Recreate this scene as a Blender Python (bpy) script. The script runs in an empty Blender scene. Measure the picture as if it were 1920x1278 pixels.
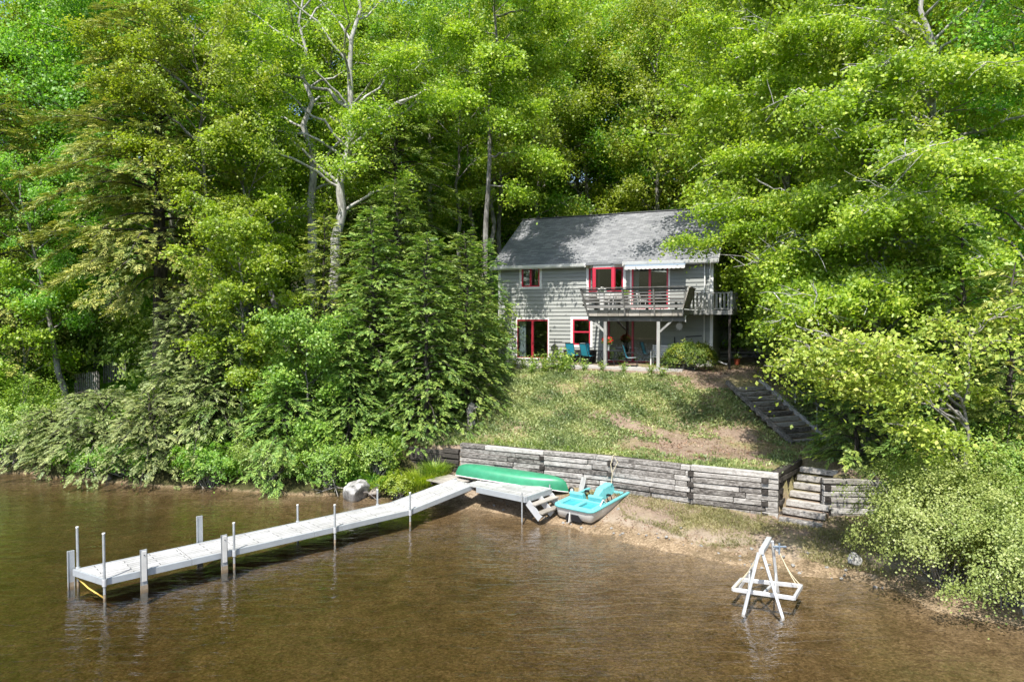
import bpy, math, random
import numpy as np
from mathutils import Vector, Matrix
R = math.radians
rng = np.random.default_rng(7)
random.seed(7)
sc = bpy.context.scene
COL = sc.collection

# ------------------------------------------------------------------ camera, sky, sun
F = 1280.0; TH = math.atan(39 / F); CH = 6.4
cam = bpy.data.cameras.new('camera'); camo = bpy.data.objects.new('camera', cam); COL.objects.link(camo)
cam.sensor_width = 36; cam.lens = 24.0; cam.clip_end = 2000; cam.clip_start = .1
camo.location = (0, 0, CH); camo.rotation_euler = (R(90) - TH, 0, 0)
sc.camera = camo
SUN_EL = 57; SUN_DIR = Vector((.30, .954, 0)).normalized()        # the way the light travels over the ground
w = bpy.data.worlds.new('World'); sc.world = w; w.use_nodes = True
nt = w.node_tree; bg = nt.nodes['Background']
sky = nt.nodes.new('ShaderNodeTexSky'); sky.sky_type = 'NISHITA'; sky.sun_disc = False
sky.sun_elevation = R(SUN_EL); sky.sun_rotation = math.atan2(-SUN_DIR.x, -SUN_DIR.y)
sky.air_density = 1.0; sky.dust_density = 1.5
nt.links.new(sky.outputs[0], bg.inputs[0]); bg.inputs[1].default_value = .15
sl = bpy.data.lights.new('sun', 'SUN'); sl.energy = 4.8; sl.angle = R(.5); sl.color = (1, .955, .88)
so = bpy.data.objects.new('sun', sl); COL.objects.link(so)
trav = Vector((SUN_DIR.x * math.cos(R(SUN_EL)), SUN_DIR.y * math.cos(R(SUN_EL)), -math.sin(R(SUN_EL))))
so.rotation_euler = trav.to_track_quat('-Z', 'Y').to_euler()
sc.view_settings.view_transform = 'Standard'; sc.view_settings.look = 'None'
sc.view_settings.gamma = 1; sc.view_settings.exposure = .72
sc.cycles.use_denoising = True
sc.cycles.max_bounces = 9; sc.cycles.transparent_max_bounces = 10
sc.cycles.diffuse_bounces = 5; sc.cycles.glossy_bounces = 3; sc.cycles.transmission_bounces = 3
sc.cycles.caustics_reflective = False; sc.cycles.caustics_refractive = False

# ------------------------------------------------------------------ helpers
def ray(px, py):
    a = (px - 960) / F; b = (639 - py) / F
    return a, math.cos(TH) + b * math.sin(TH), -math.sin(TH) + b * math.cos(TH)
def G(px, py, z=0.0):                # photo measurement -> point on the level z
    r = ray(px, py); k = (z - CH) / r[2]
    return np.array((r[0] * k, r[1] * k, z))
def P(px, py, Y):                    # photo measurement -> point at the distance Y
    r = ray(px, py); k = Y / r[1]
    return np.array((r[0] * k, Y, CH + r[2] * k))

def link(name, me, m=None, parent=None, smooth=False):
    o = bpy.data.objects.new(name, me); COL.objects.link(o)
    if m is not None:
        for q in (m if isinstance(m, (list, tuple)) else [m]): me.materials.append(q)
    if parent is not None: o.parent = parent
    if smooth: me.polygons.foreach_set('use_smooth', np.ones(len(me.polygons), bool))
    return o
def tag(o, label=None, cat=None, group=None, kind=None):
    if label: o['label'] = label
    if cat: o['category'] = cat
    if group: o['group'] = group
    if kind: o['kind'] = kind
    return o
def empty(name, loc=(0, 0, 0), rz=0.0, label=None, cat=None, group=None):
    o = bpy.data.objects.new(name, None); COL.objects.link(o)
    o.location = [float(v) for v in loc]; o.rotation_euler = (0, 0, rz); o.empty_display_size = .2
    return tag(o, label, cat, group)
def raw_mesh(name, V, Fc, n, rnd=None):      # n-gons, all of n corners, from arrays
    V = np.asarray(V, np.float32).reshape(-1, 3); Fc = np.asarray(Fc, np.int32).reshape(-1, n)
    me = bpy.data.meshes.new(name)
    me.vertices.add(len(V)); me.vertices.foreach_set('co', V.ravel())
    me.loops.add(Fc.size); me.loops.foreach_set('vertex_index', Fc.ravel())
    me.polygons.add(len(Fc)); me.polygons.foreach_set('loop_start', np.arange(0, Fc.size, n, dtype=np.int32))
    if rnd is not None:
        a = me.attributes.new('rnd', 'FLOAT', 'FACE'); a.data.foreach_set('value', np.asarray(rnd, np.float32))
    me.update(calc_edges=True)
    return me
def copy_tree(o, parent=None):
    c = o.copy(); COL.objects.link(c)
    if parent is not None: c.parent = parent
    for ch in [x for x in COL.objects if x.parent == o]: copy_tree(ch, c)
    return c

class MB:
    "collects boxes, prisms and tubes into one mesh"
    def __init__(s): s.v = []; s.f = []; s.r = []; s.n = 0
    def add(s, V, Fc, r=None):
        r = random.random() if r is None else r
        s.v.extend([tuple(map(float, p)) for p in V]); s.f.extend([tuple(i + s.n for i in f) for f in Fc]); s.r.extend([r] * len(Fc))
        s.n += len(V); return s
    def box(s, c, d, rz=0.0, j=0.0, tilt=0.0, r=None):
        hx, hy, hz = d[0] / 2, d[1] / 2, d[2] / 2
        V = []
        ca, sa = math.cos(rz), math.sin(rz)
        for x, y, z in ((-1, -1, -1), (1, -1, -1), (1, 1, -1), (-1, 1, -1), (-1, -1, 1), (1, -1, 1), (1, 1, 1), (-1, 1, 1)):
            X, Y, Z = x * hx + random.uniform(-j, j), y * hy + random.uniform(-j, j), z * hz + random.uniform(-j, j)
            Z += tilt * X
            V.append((c[0] + X * ca - Y * sa, c[1] + X * sa + Y * ca, c[2] + Z))
        return s.add(V, ((0, 3, 2, 1), (4, 5, 6, 7), (0, 1, 5, 4), (1, 2, 6, 5), (2, 3, 7, 6), (3, 0, 4, 7)), r)
    def bb(s, x0, x1, y0, y1, z0, z1, r=None):
        return s.box(((x0 + x1) / 2, (y0 + y1) / 2, (z0 + z1) / 2), (abs(x1 - x0), abs(y1 - y0), abs(z1 - z0)), r=r)
    def bar(s, a, b, wd, th, up=(0, 0, 1), r=None):      # rectangular bar from a to b
        a = Vector(a); b = Vector(b); d = (b - a).normalized(); u = Vector(up)
        sd = d.cross(u)
        if sd.length < 1e-4: sd = d.cross(Vector((0, 1, 0)))
        sd.normalize(); n = sd.cross(d).normalized()
        V = []
        for p in (a, b):
            for x, y in ((-1, -1), (1, -1), (1, 1), (-1, 1)): V.append(p + sd * x * wd / 2 + n * y * th / 2)
        return s.add(V, ((0, 1, 2, 3), (7, 6, 5, 4), (0, 4, 5, 1), (1, 5, 6, 2), (2, 6, 7, 3), (3, 7, 4, 0)), r)
    def tube(s, pts, rad, n=8, cap=True, r=None):
        pts = [Vector([float(q) for q in p]) for p in pts]
        rad = rad if hasattr(rad, '__len__') else [rad] * len(pts)
        V = []; Fc = []
        ref = None
        for i, p in enumerate(pts):
            d = (pts[min(i + 1, len(pts) - 1)] - pts[max(i - 1, 0)]).normalized()
            if ref is None: ref = Vector((0, 0, 1)) if abs(d.z) < .9 else Vector((1, 0, 0))
            a = d.cross(ref).normalized(); b = d.cross(a).normalized(); ref = -b if False else ref
            for k in range(n):
                t = 2 * math.pi * k / n
                V.append(p + (a * math.cos(t) + b * math.sin(t)) * rad[i])
        for i in range(len(pts) - 1):
            for k in range(n):
                k2 = (k + 1) % n
                Fc.append((i * n + k, i * n + k2, (i + 1) * n + k2, (i + 1) * n + k))
        if cap: Fc.append(tuple(range(n - 1, -1, -1))); Fc.append(tuple((len(pts) - 1) * n + k for k in range(n)))
        return s.add(V, Fc, r)
    def prism(s, poly, a, b, axis=2, r=None):            # polygon pulled from a to b along an axis
        V = []
        for h in (a, b):
            for p in poly:
                q = list(p); q.insert(axis, h); V.append(q)
        n = len(poly)
        Fc = [tuple(range(n)), tuple(range(2 * n - 1, n - 1, -1))] + [(i, i + n, (i + 1) % n + n, (i + 1) % n) for i in range(n)]
        return s.add(V, Fc, r)
    def loft(s, rings, closed=True, cap=True, r=None):
        V = [p for q in rings for p in q]; n = len(rings[0]); Fc = []
        for i in range(len(rings) - 1):
            for k in range(n if closed else n - 1):
                k2 = (k + 1) % n
                Fc.append((i * n + k, i * n + k2, (i + 1) * n + k2, (i + 1) * n + k))
        if cap: Fc.append(tuple(range(n - 1, -1, -1))); Fc.append(tuple((len(rings) - 1) * n + k for k in range(n)))
        return s.add(V, Fc, r)
    def build(s, name, m=None, parent=None, smooth=False, bevel=0, loc=None):
        me = bpy.data.meshes.new(name); V = s.v
        if loc is not None: V = [(p[0] - loc[0], p[1] - loc[1], p[2] - loc[2]) for p in V]
        me.from_pydata(V, [], s.f)
        a = me.attributes.new('rnd', 'FLOAT', 'FACE'); a.data.foreach_set('value', s.r)
        me.update()
        import bmesh
        b = bmesh.new(); b.from_mesh(me); bmesh.ops.recalc_face_normals(b, faces=b.faces); b.to_mesh(me); b.free()
        o = link(name, me, m, parent)
        if loc is not None: o.location = loc
        if smooth:
            me.polygons.foreach_set('use_smooth', np.ones(len(me.polygons), bool))
            me.set_sharp_from_angle(angle=R(38))
        if bevel:
            q = o.modifiers.new('bevel', 'BEVEL'); q.width = bevel; q.segments = 1; q.limit_method = 'ANGLE'
        return o

# ------------------------------------------------------------------ materials
def newmat(name):
    m = bpy.data.materials.new(name); m.use_nodes = True
    t = m.node_tree; p = t.nodes['Principled BSDF']
    return m, t, p
def ramp(t, fac, stops, interp='LINEAR'):
    r = t.nodes.new('ShaderNodeValToRGB'); r.color_ramp.interpolation = interp
    e = r.color_ramp.elements
    while len(e) < len(stops): e.new(.5)
    for q, (pos, c) in zip(e, stops): q.position = pos; q.color = (*c, 1)
    t.links.new(fac, r.inputs[0]); return r.outputs[0]
def coord(t, scale=(1, 1, 1), kind='Object'):
    tc = t.nodes.new('ShaderNodeTexCoord'); mp = t.nodes.new('ShaderNodeMapping'); mp.inputs['Scale'].default_value = scale
    t.links.new(tc.outputs[kind], mp.inputs[0]); return mp.outputs[0]
def noise(t, vec, scale, detail=4, rough=.55, dist=0):
    n = t.nodes.new('ShaderNodeTexNoise'); n.inputs['Scale'].default_value = scale; n.inputs['Detail'].default_value = detail
    n.inputs['Roughness'].default_value = rough; n.inputs['Distortion'].default_value = dist
    t.links.new(vec, n.inputs['Vector']); return n.outputs['Fac']
def mixc(t, fac, a, b, mode='MIX'):
    m = t.nodes.new('ShaderNodeMix'); m.data_type = 'RGBA'; m.blend_type = mode
    for s_, v in ((m.inputs[0], fac), (m.inputs[6], a), (m.inputs[7], b)):
        if isinstance(v, (int, float)): s_.default_value = v
        elif isinstance(v, tuple): s_.default_value = (*v, 1)
        else: t.links.new(v, s_)
    return m.outputs[2]
def math_(t, op, a, b=0.0, c=None, clamp=False):
    m = t.nodes.new('ShaderNodeMath'); m.operation = op; m.use_clamp = clamp
    for i, v in enumerate((a, b) if c is None else (a, b, c)):
        if isinstance(v, (int, float)): m.inputs[i].default_value = v
        else: t.links.new(v, m.inputs[i])
    return m.outputs[0]
def bump(t, p, h, strength=.3, dist=.02):
    b = t.nodes.new('ShaderNodeBump'); b.inputs['Strength'].default_value = strength; b.inputs['Distance'].default_value = dist
    t.links.new(h, b.inputs['Height']); t.links.new(b.outputs[0], p.inputs['Normal']); return b
def attr(t, name='rnd'):
    a = t.nodes.new('ShaderNodeAttribute'); a.attribute_name = name; return a.outputs['Fac']

def simple(name, col, rough=.6, metal=0, var=.12, ns=6, bs=.0, spec=.5):
    m, t, p = newmat(name)
    v = coord(t); n = noise(t, v, ns, 5, .6)
    c = ramp(t, n, ((.25, tuple(x * (1 - var) for x in col)), (.75, tuple(min(1, x * (1 + var)) for x in col))))
    t.links.new(c, p.inputs['Base Color']); p.inputs['Roughness'].default_value = rough; p.inputs['Metallic'].default_value = metal
    p.inputs['Specular IOR Level'].default_value = spec
    if bs: bump(t, p, noise(t, v, ns * 6, 4), bs, .01)
    return m
def wood(name, stops, rough=.85, scale=(1.2, 9, 9), streak=.5, kind='Object'):
    "weathered timber: grain drawn along the local x axis, each piece its own tone"
    m, t, p = newmat(name)
    v = coord(t, scale, kind); a = attr(t)
    cb = t.nodes.new('ShaderNodeCombineXYZ'); t.links.new(math_(t, 'MULTIPLY', a, 37.0), cb.inputs[0]); t.links.new(math_(t, 'MULTIPLY', a, 91.0), cb.inputs[2])
    ad = t.nodes.new('ShaderNodeVectorMath'); ad.operation = 'ADD'; t.links.new(v, ad.inputs[0]); t.links.new(cb.outputs[0], ad.inputs[1])
    n1 = noise(t, ad.outputs[0], 2.0, 7, .68, .6); n2 = noise(t, v, .55, 4, .6)
    f = math_(t, 'ADD', math_(t, 'MULTIPLY', n1, .75), math_(t, 'MULTIPLY', math_(t, 'SUBTRACT', a, .5), .22))
    f = math_(t, 'ADD', f, math_(t, 'MULTIPLY', n2, streak * .5))
    c = ramp(t, f, stops)
    t.links.new(c, p.inputs['Base Color']); p.inputs['Roughness'].default_value = rough
    p.inputs['Specular IOR Level'].default_value = .25
    bump(t, p, n1, .6, .02); return m
def leafmat(name, stops, trans=.42, tint=(1.1, 1.18, .45), hue=.011, rough=.5, gain=(1, 1, 1)):
    stops = [(q, tuple(min(.85, a_ * b_) for a_, b_ in zip(c_, gain))) for q, c_ in stops]
    m, t, p = newmat(name); t.nodes.remove(p)
    out = t.nodes['Material Output']
    a = attr(t); oi = t.nodes.new('ShaderNodeObjectInfo')
    c = ramp(t, a, stops)
    hs = t.nodes.new('ShaderNodeHueSaturation')
    t.links.new(c, hs.inputs['Color'])
    t.links.new(math_(t, 'ADD', math_(t, 'MULTIPLY', oi.outputs['Random'], hue * 2), .5 - hue), hs.inputs['Hue'])
    t.links.new(math_(t, 'ADD', math_(t, 'MULTIPLY', oi.outputs['Random'], .3), .85), hs.inputs['Value'])
    d = t.nodes.new('ShaderNodeBsdfDiffuse'); t.links.new(hs.outputs[0], d.inputs[0])
    tr = t.nodes.new('ShaderNodeBsdfTranslucent'); t.links.new(mixc(t, 1.0, hs.outputs[0], tint, 'MULTIPLY'), tr.inputs[0])
    mx = t.nodes.new('ShaderNodeMixShader'); mx.inputs[0].default_value = trans
    t.links.new(d.outputs[0], mx.inputs[1]); t.links.new(tr.outputs[0], mx.inputs[2])
    g = t.nodes.new('ShaderNodeBsdfGlossy'); g.inputs['Roughness'].default_value = rough; g.inputs[0].default_value = (1, 1, 1, 1)
    m2 = t.nodes.new('ShaderNodeMixShader'); m2.inputs[0].default_value = .035
    t.links.new(mx.outputs[0], m2.inputs[1]); t.links.new(g.outputs[0], m2.inputs[2]); t.links.new(m2.outputs[0], out.inputs[0])
    return m
def barkmat(name, a, b, c, sc_=(3, 3, .8)):
    m, t, p = newmat(name); v = coord(t, sc_)
    n = noise(t, v, 3, 7, .65, .4); n2 = noise(t, coord(t), 1.3, 3)
    f = math_(t, 'ADD', math_(t, 'MULTIPLY', n, .7), math_(t, 'MULTIPLY', n2, .35))
    t.links.new(ramp(t, f, ((.34, a), (.5, b), (.68, c))), p.inputs['Base Color']); p.inputs['Roughness'].default_value = .95
    p.inputs['Specular IOR Level'].default_value = .2
    bump(t, p, n, .7, .04); return m

M = {}
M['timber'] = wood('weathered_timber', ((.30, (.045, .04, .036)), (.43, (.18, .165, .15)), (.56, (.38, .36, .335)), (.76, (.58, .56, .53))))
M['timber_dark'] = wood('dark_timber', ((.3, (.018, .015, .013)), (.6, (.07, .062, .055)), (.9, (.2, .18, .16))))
M['deckwood'] = wood('grey_deck_wood', ((.3, (.07, .068, .065)), (.55, (.19, .185, .175)), (.85, (.34, .33, .31))), scale=(1, 8, 8))
M['post'] = wood('pale_post_wood', ((.3, (.2, .2, .195)), (.6, (.42, .42, .4)), (.9, (.6, .6, .57))), scale=(8, 8, 1))
M['plank'] = wood('plank_wood', ((.3, (.2, .18, .15)), (.6, (.4, .37, .33)), (.9, (.58, .54, .5))))
M['white'] = simple('white_paint', (.72, .72, .70), .45, var=.08, ns=3)
M['whitedirty'] = simple('off_white_plastic', (.62, .61, .58), .5, var=.16, ns=2.5)
M['red'] = simple('raspberry_red_paint', (.50, .025, .055), .4, var=.12, ns=3)
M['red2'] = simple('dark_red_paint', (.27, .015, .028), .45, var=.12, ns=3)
M['teal'] = simple('teal_sling_fabric', (.008, .24, .34), .7, var=.15, ns=9)
M['dark'] = simple('dark_metal', (.03, .03, .032), .4, metal=.3, var=.2)
M['black'] = simple('black_plastic', (.012, .012, .014), .4)
M['green_canoe'] = simple('green_canoe_skin', (.038, .25, .13), .38, var=.22, ns=2.5)
M['turq'] = simple('turquoise_plastic', (.15, .48, .50), .42, var=.16, ns=4)
M['turq_d'] = simple('deep_turquoise_plastic', (.05, .33, .37), .5, var=.2, ns=4)
M['alu'] = simple('aluminium', (.60, .61, .62), .42, metal=.35, var=.14, ns=4)
M['galv'] = simple('galvanised_pipe', (.40, .42, .43), .45, metal=.4, var=.18, ns=5)
M['concrete'] = simple('concrete', (.40, .385, .36), .9, var=.15, ns=3, bs=.3)
M['rope'] = simple('pale_rope', (.62, .55, .38), .9)
M['yrope'] = simple('yellow_rope', (.60, .42, .10), .9)
M['brick'] = simple('dusty_brick', (.42, .22, .17), .9, var=.3, ns=8)
M['terracotta'] = simple('terracotta', (.45, .10, .04), .8)
M['curtain'] = simple('curtain_cloth', (.52, .58, .62), .9, var=.25, ns=3)
M['room'] = simple('dim_room_wall', (.16, .15, .13), .9)
M['dockfront'] = simple('brushed_dock_frame', (.42, .45, .47), .45, metal=.3, var=.12, ns=3)

def m_siding():
    m, t, p = newmat('grey_clapboard'); a = attr(t)
    n = noise(t, coord(t, (1, 3, 6)), 2.5, 5)
    f = math_(t, 'ADD', math_(t, 'MULTIPLY', a, .4), math_(t, 'MULTIPLY', n, .6))
    t.links.new(ramp(t, f, ((.2, (.25, .262, .245)), (.8, (.35, .362, .34)))), p.inputs['Base Color']); p.inputs['Roughness'].default_value = .7
    return m
M['siding'] = m_siding()
def m_roof():
    m, t, p = newmat('asphalt_shingle')
    tc = t.nodes.new('ShaderNodeTexCoord')
    b = t.nodes.new('ShaderNodeTexBrick'); b.inputs['Scale'].default_value = 1.0
    b.inputs['Brick Width'].default_value = .30; b.inputs['Row Height'].default_value = .14; b.inputs['Mortar Size'].default_value = .008
    b.inputs['Color1'].default_value = (.2, .2, .2, 1); b.inputs['Color2'].default_value = (.9, .9, .9, 1); b.inputs['Mortar'].default_value = (.02, .02, .02, 1)
    t.links.new(tc.outputs['UV'], b.inputs['Vector'])
    n = noise(t, coord(t), 30, 4, .7); n2 = noise(t, coord(t), .9, 4)
    f = math_(t, 'ADD', math_(t, 'MULTIPLY', b.outputs['Color'], .45), math_(t, 'ADD', math_(t, 'MULTIPLY', n, .35), math_(t, 'MULTIPLY', n2, .3)))
    t.links.new(ramp(t, f, ((.25, (.10, .105, .115)), (.55, (.185, .19, .20)), (.85, (.30, .305, .315)))), p.inputs['Base Color'])
    p.inputs['Roughness'].default_value = .95; bump(t, p, f, .5, .02); return m
M['roof'] = m_roof()
def m_glass():
    m, t, p = newmat('window_glass'); t.nodes.remove(p); out = t.nodes['Material Output']
    g = t.nodes.new('ShaderNodeBsdfGlossy'); g.inputs['Roughness'].default_value = .01
    tr = t.nodes.new('ShaderNodeBsdfTransparent'); tr.inputs[0].default_value = (.86, .89, .87, 1)
    lw = t.nodes.new('ShaderNodeLayerWeight'); lw.inputs[0].default_value = .5
    mx = t.nodes.new('ShaderNodeMixShader'); t.links.new(math_(t, 'ADD', math_(t, 'MULTIPLY', math_(t, 'POWER', lw.outputs['Facing'], 4.0), .9), .16), mx.inputs[0])
    t.links.new(tr.outputs[0], mx.inputs[1]); t.links.new(g.outputs[0], mx.inputs[2]); t.links.new(mx.outputs[0], out.inputs[0])
    return m
M['glass'] = m_glass()
def m_awning():
    m, t, p = newmat('pale_awning_cloth')
    p.inputs['Base Color'].default_value = (.17, .22, .28, 1); p.inputs['Roughness'].default_value = .8
    return m
M['awning'] = m_awning()
def m_dock():
    m, t, p = newmat('dock_planking')
    v = coord(t); b = t.nodes.new('ShaderNodeTexBrick'); b.inputs['Scale'].default_value = 1.0
    b.inputs['Brick Width'].default_value = 1.22; b.inputs['Row Height'].default_value = .145; b.inputs['Mortar Size'].default_value = .009; b.inputs['Mortar Smooth'].default_value = .2
    b.inputs['Color1'].default_value = (.75, .75, .75, 1); b.inputs['Color2'].default_value = (1, 1, 1, 1); b.inputs['Mortar'].default_value = (.12, .12, .12, 1)
    t.links.new(v, b.inputs['Vector']); n = noise(t, v, 2.2, 6, .7); n2 = noise(t, coord(t, (14, 60, 1)), 1, 2)
    f = math_(t, 'ADD', math_(t, 'MULTIPLY', n2, .3), math_(t, 'MULTIPLY', n, .7))
    t.links.new(mixc(t, 1.0, ramp(t, f, ((.3, (.34, .335, .325)), (.62, (.56, .56, .55)))), b.outputs['Color'], 'MULTIPLY'), p.inputs['Base Color']); p.inputs['Roughness'].default_value = .7
    bump(t, p, b.outputs['Color'], .5, .01)
    return m
M['dock'] = m_dock()
M['tread'] = simple('leafy_earth_tread', (.52, .41, .31), .95, var=.5, ns=7)
M['stain'] = simple('waterline_stain', (.30, .24, .17), .8, var=.3, ns=9)
def m_rock(name, a, b, c):
    m, t, p = newmat(name); v = coord(t)
    n = noise(t, v, 3.2, 8, .65, .5)
    t.links.new(ramp(t, n, ((.34, a), (.46, b), (.6, c))), p.inputs['Base Color']); p.inputs['Roughness'].default_value = .9; bump(t, p, n, .8, .05); return m
M['rock'] = m_rock('lichen_boulder', (.05, .05, .048), (.24, .235, .225), (.48, .475, .455))
M['rock2'] = m_rock('brown_stone', (.06, .05, .04), (.18, .15, .12), (.34, .30, .26))

def m_ground():
    m, t, p = newmat('ground')
    geo = t.nodes.new('ShaderNodeNewGeometry'); sep = t.nodes.new('ShaderNodeSeparateXYZ'); t.links.new(geo.outputs['Position'], sep.inputs[0])
    pos = geo.outputs['Position']
    n1 = noise(t, pos, .45, 5, .6); n2 = noise(t, pos, 2.3, 6, .65); n3 = noise(t, pos, 14, 5, .7); n4 = noise(t, pos, 45, 3, .7)
    # sand and gravel of the beach
    sand = ramp(t, math_(t, 'ADD', math_(t, 'MULTIPLY', n2, .5), math_(t, 'MULTIPLY', n4, .5)), ((.3, (.17, .13, .095)), (.5, (.33, .265, .20)), (.7, (.48, .41, .33))))
    # bed of the lake: brown gravel, pebbles, some weed
    vo = t.nodes.new('ShaderNodeTexVoronoi'); vo.inputs['Scale'].default_value = 24; t.links.new(pos, vo.inputs['Vector']); vs = t.nodes.new('ShaderNodeSeparateColor'); t.links.new(vo.outputs['Color'], vs.inputs[0])
    bed = ramp(t, math_(t, 'ADD', math_(t, 'MULTIPLY', n2, .38), math_(t, 'ADD', math_(t, 'MULTIPLY', n3, .40), math_(t, 'MULTIPLY', vs.outputs[0], .22))), ((.28, (.09, .065, .04)), (.45, (.235, .17, .105)), (.6, (.37, .275, .175)), (.76, (.60, .48, .34))))
    # bare earth, dry lawn, leaf litter
    earth = ramp(t, math_(t, 'ADD', math_(t, 'MULTIPLY', n2, .5), math_(t, 'MULTIPLY', n3, .5)), ((.28, (.10, .068, .048)), (.5, (.27, .20, .15)), (.72, (.40, .335, .25))))
    dry = ramp(t, n3, ((.3, (.14, .125, .05)), (.7, (.36, .31, .17))))
    gmask = math_(t, 'MULTIPLY', math_(t, 'SUBTRACT', n1, .46), 9.0, clamp=True)
    land = mixc(t, gmask, earth, dry)
    floor = ramp(t, math_(t, 'ADD', math_(t, 'MULTIPLY', n2, .5), math_(t, 'MULTIPLY', n3, .5)), ((.3, (.02, .022, .008)), (.55, (.06, .06, .022)), (.75, (.14, .10, .06))))
    far = math_(t, 'MULTIPLY', math_(t, 'SUBTRACT', sep.outputs['Y'], 34.5), .5, clamp=True)
    farl = math_(t, 'MULTIPLY', math_(t, 'SUBTRACT', -3.0, sep.outputs['X']), .7, clamp=True)
    farr = math_(t, 'MULTIPLY', math_(t, 'SUBTRACT', sep.outputs['X'], 12.5), .7, clamp=True)
    land = mixc(t, math_(t, 'MAXIMUM', math_(t, 'MAXIMUM', far, farl), farr), land, floor)
    zz = math_(t, 'ADD', sep.outputs['Z'], math_(t, 'MULTIPLY', math_(t, 'SUBTRACT', n2, .5), .45))
    sand = mixc(t, farl, sand, floor)
    c = mixc(t, math_(t, 'MULTIPLY', math_(t, 'SUBTRACT', zz, .25), 6.0, clamp=True), sand, land)
    n5 = noise(t, pos, .8, 5, .7, .8)
    bed = mixc(t, math_(t, 'MULTIPLY', math_(t, 'SUBTRACT', n5, .5), 5.0, clamp=True), bed, mixc(t, .55, bed, (.06, .05, .022)))
    back = math_(t, 'MULTIPLY', math_(t, 'SUBTRACT', -100.0, sep.outputs['Y']), .05, clamp=True)
    nb_ = noise(t, pos, .09, 8, .75, 1.0)
    c = mixc(t, back, c, ramp(t, nb_, ((.38, (.004, .008, .002)), (.5, (.05, .10, .015)), (.62, (.20, .30, .05)))))
    c = mixc(t, math_(t, 'MULTIPLY', farl, math_(t, 'MULTIPLY', math_(t, 'ADD', zz, .05), 10.0, clamp=True)), c, floor)
    wet = math_(t, 'MULTIPLY', math_(t, 'SUBTRACT', zz, .12), 8.0, clamp=True)
    c = mixc(t, math_(t, 'MAXIMUM', wet, math_(t, 'MULTIPLY', farl, math_(t, 'MULTIPLY', math_(t, 'ADD', zz, .02), 8.0, clamp=True))), bed, c)
    t.links.new(c, p.inputs['Base Color']); p.inputs['Roughness'].default_value = .95; p.inputs['Specular IOR Level'].default_value = .15
    bump(t, p, math_(t, 'ADD', n3, math_(t, 'MULTIPLY', n4, .6)), .8, .05)
    return m
M['ground'] = m_ground()
def m_water():
    m, t, p = newmat('lake_water'); t.nodes.remove(p); out = t.nodes['Material Output']
    geo = t.nodes.new('ShaderNodeNewGeometry')
    def mp(sx, sy, rot):
        q = t.nodes.new('ShaderNodeMapping'); q.inputs['Scale'].default_value = (sx, sy, 1); q.inputs['Rotation'].default_value = (0, 0, R(rot)); t.links.new(geo.outputs['Position'], q.inputs[0]); return q.outputs[0]
    gust = math_(t, 'ADD', math_(t, 'MULTIPLY', noise(t, mp(.12, .3, 12), 1.0, 3, .6, .5), 1.5), -.15)
    h = math_(t, 'ADD', noise(t, mp(1.3, 4.2, -6), 1.0, 3, .55, .7), math_(t, 'MULTIPLY', math_(t, 'MULTIPLY', noise(t, mp(4.5, 15, 5), 1.0, 2, .5, .5), gust), .26))
    b = t.nodes.new('ShaderNodeBump'); b.inputs['Strength'].default_value = 1.0; b.inputs['Distance'].default_value = .03; t.links.new(h, b.inputs['Height'])
    g = t.nodes.new('ShaderNodeBsdfGlossy'); g.inputs['Roughness'].default_value = .03; t.links.new(b.outputs[0], g.inputs['Normal'])
    tr = t.nodes.new('ShaderNodeBsdfTransparent'); tr.inputs[0].default_value = (.90, .88, .84, 1)
    lw = t.nodes.new('ShaderNodeLayerWeight'); lw.inputs[0].default_value = .5; t.links.new(b.outputs[0], lw.inputs['Normal'])
    f = math_(t, 'ADD', math_(t, 'MULTIPLY', math_(t, 'POWER', lw.outputs['Facing'], 3.3), 1.0), .03, clamp=True)
    mx = t.nodes.new('ShaderNodeMixShader'); t.links.new(f, mx.inputs[0])
    t.links.new(tr.outputs[0], mx.inputs[1]); t.links.new(g.outputs[0], mx.inputs[2]); t.links.new(mx.outputs[0], out.inputs[0])
    ab = t.nodes.new('ShaderNodeVolumeAbsorption'); ab.inputs[0].default_value = (.58, .53, .36, 1); ab.inputs[1].default_value = 2.2
    t.links.new(ab.outputs[0], out.inputs['Volume'])
    return m
M['water'] = m_water()

# leaves: shade of each leaf runs over the ramp
M['maple'] = leafmat('maple_leaf', ((0, (.15, .25, .025)), (.35, (.28, .41, .035)), (.7, (.43, .54, .05)), (1, (.60, .62, .11))), .5)
M['maple_gold'] = leafmat('young_gold_leaf', ((0, (.20, .30, .035)), (.5, (.40, .51, .07)), (.85, (.60, .64, .14)), (1, (.60, .48, .15))), .42)
M['wood_green'] = leafmat('forest_leaf', ((0, (.12, .29, .03)), (.5, (.22, .42, .045)), (1, (.40, .57, .08))), .52)
M['lime'] = leafmat('lime_leaf', ((0, (.15, .25, .018)), (.4, (.28, .42, .03)), (1, (.50, .58, .06))), .5)
M['hemlock'] = leafmat('hemlock_needle', ((0, (.055, .13, .032)), (.35, (.15, .27, .055)), (.7, (.32, .44, .09)), (1, (.54, .60, .16))), .32)
M['hemlock_sage'] = leafmat('pale_hemlock_needle', ((0, (.06, .10, .035)), (.45, (.15, .19, .07)), (.8, (.26, .29, .12)), (1, (.36, .37, .16))), .22, gain=(1.6, 1.6, 1.5))
M['hemlock_olive'] = leafmat('olive_hemlock_needle', ((0, (.04, .07, .018)), (.45, (.12, .15, .03)), (.8, (.24, .24, .05)), (1, (.36, .30, .06))), .25, gain=(2.1, 2.1, 2.4))
M['shrub'] = leafmat('shrub_leaf', ((0, (.19, .27, .06)), (.5, (.35, .45, .12)), (1, (.55, .62, .22))), .42)
M['yew'] = leafmat('yew_needle', ((0, (.03, .08, .01)), (.55, (.13, .20, .02)), (1, (.44, .43, .04))), .2)
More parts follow.
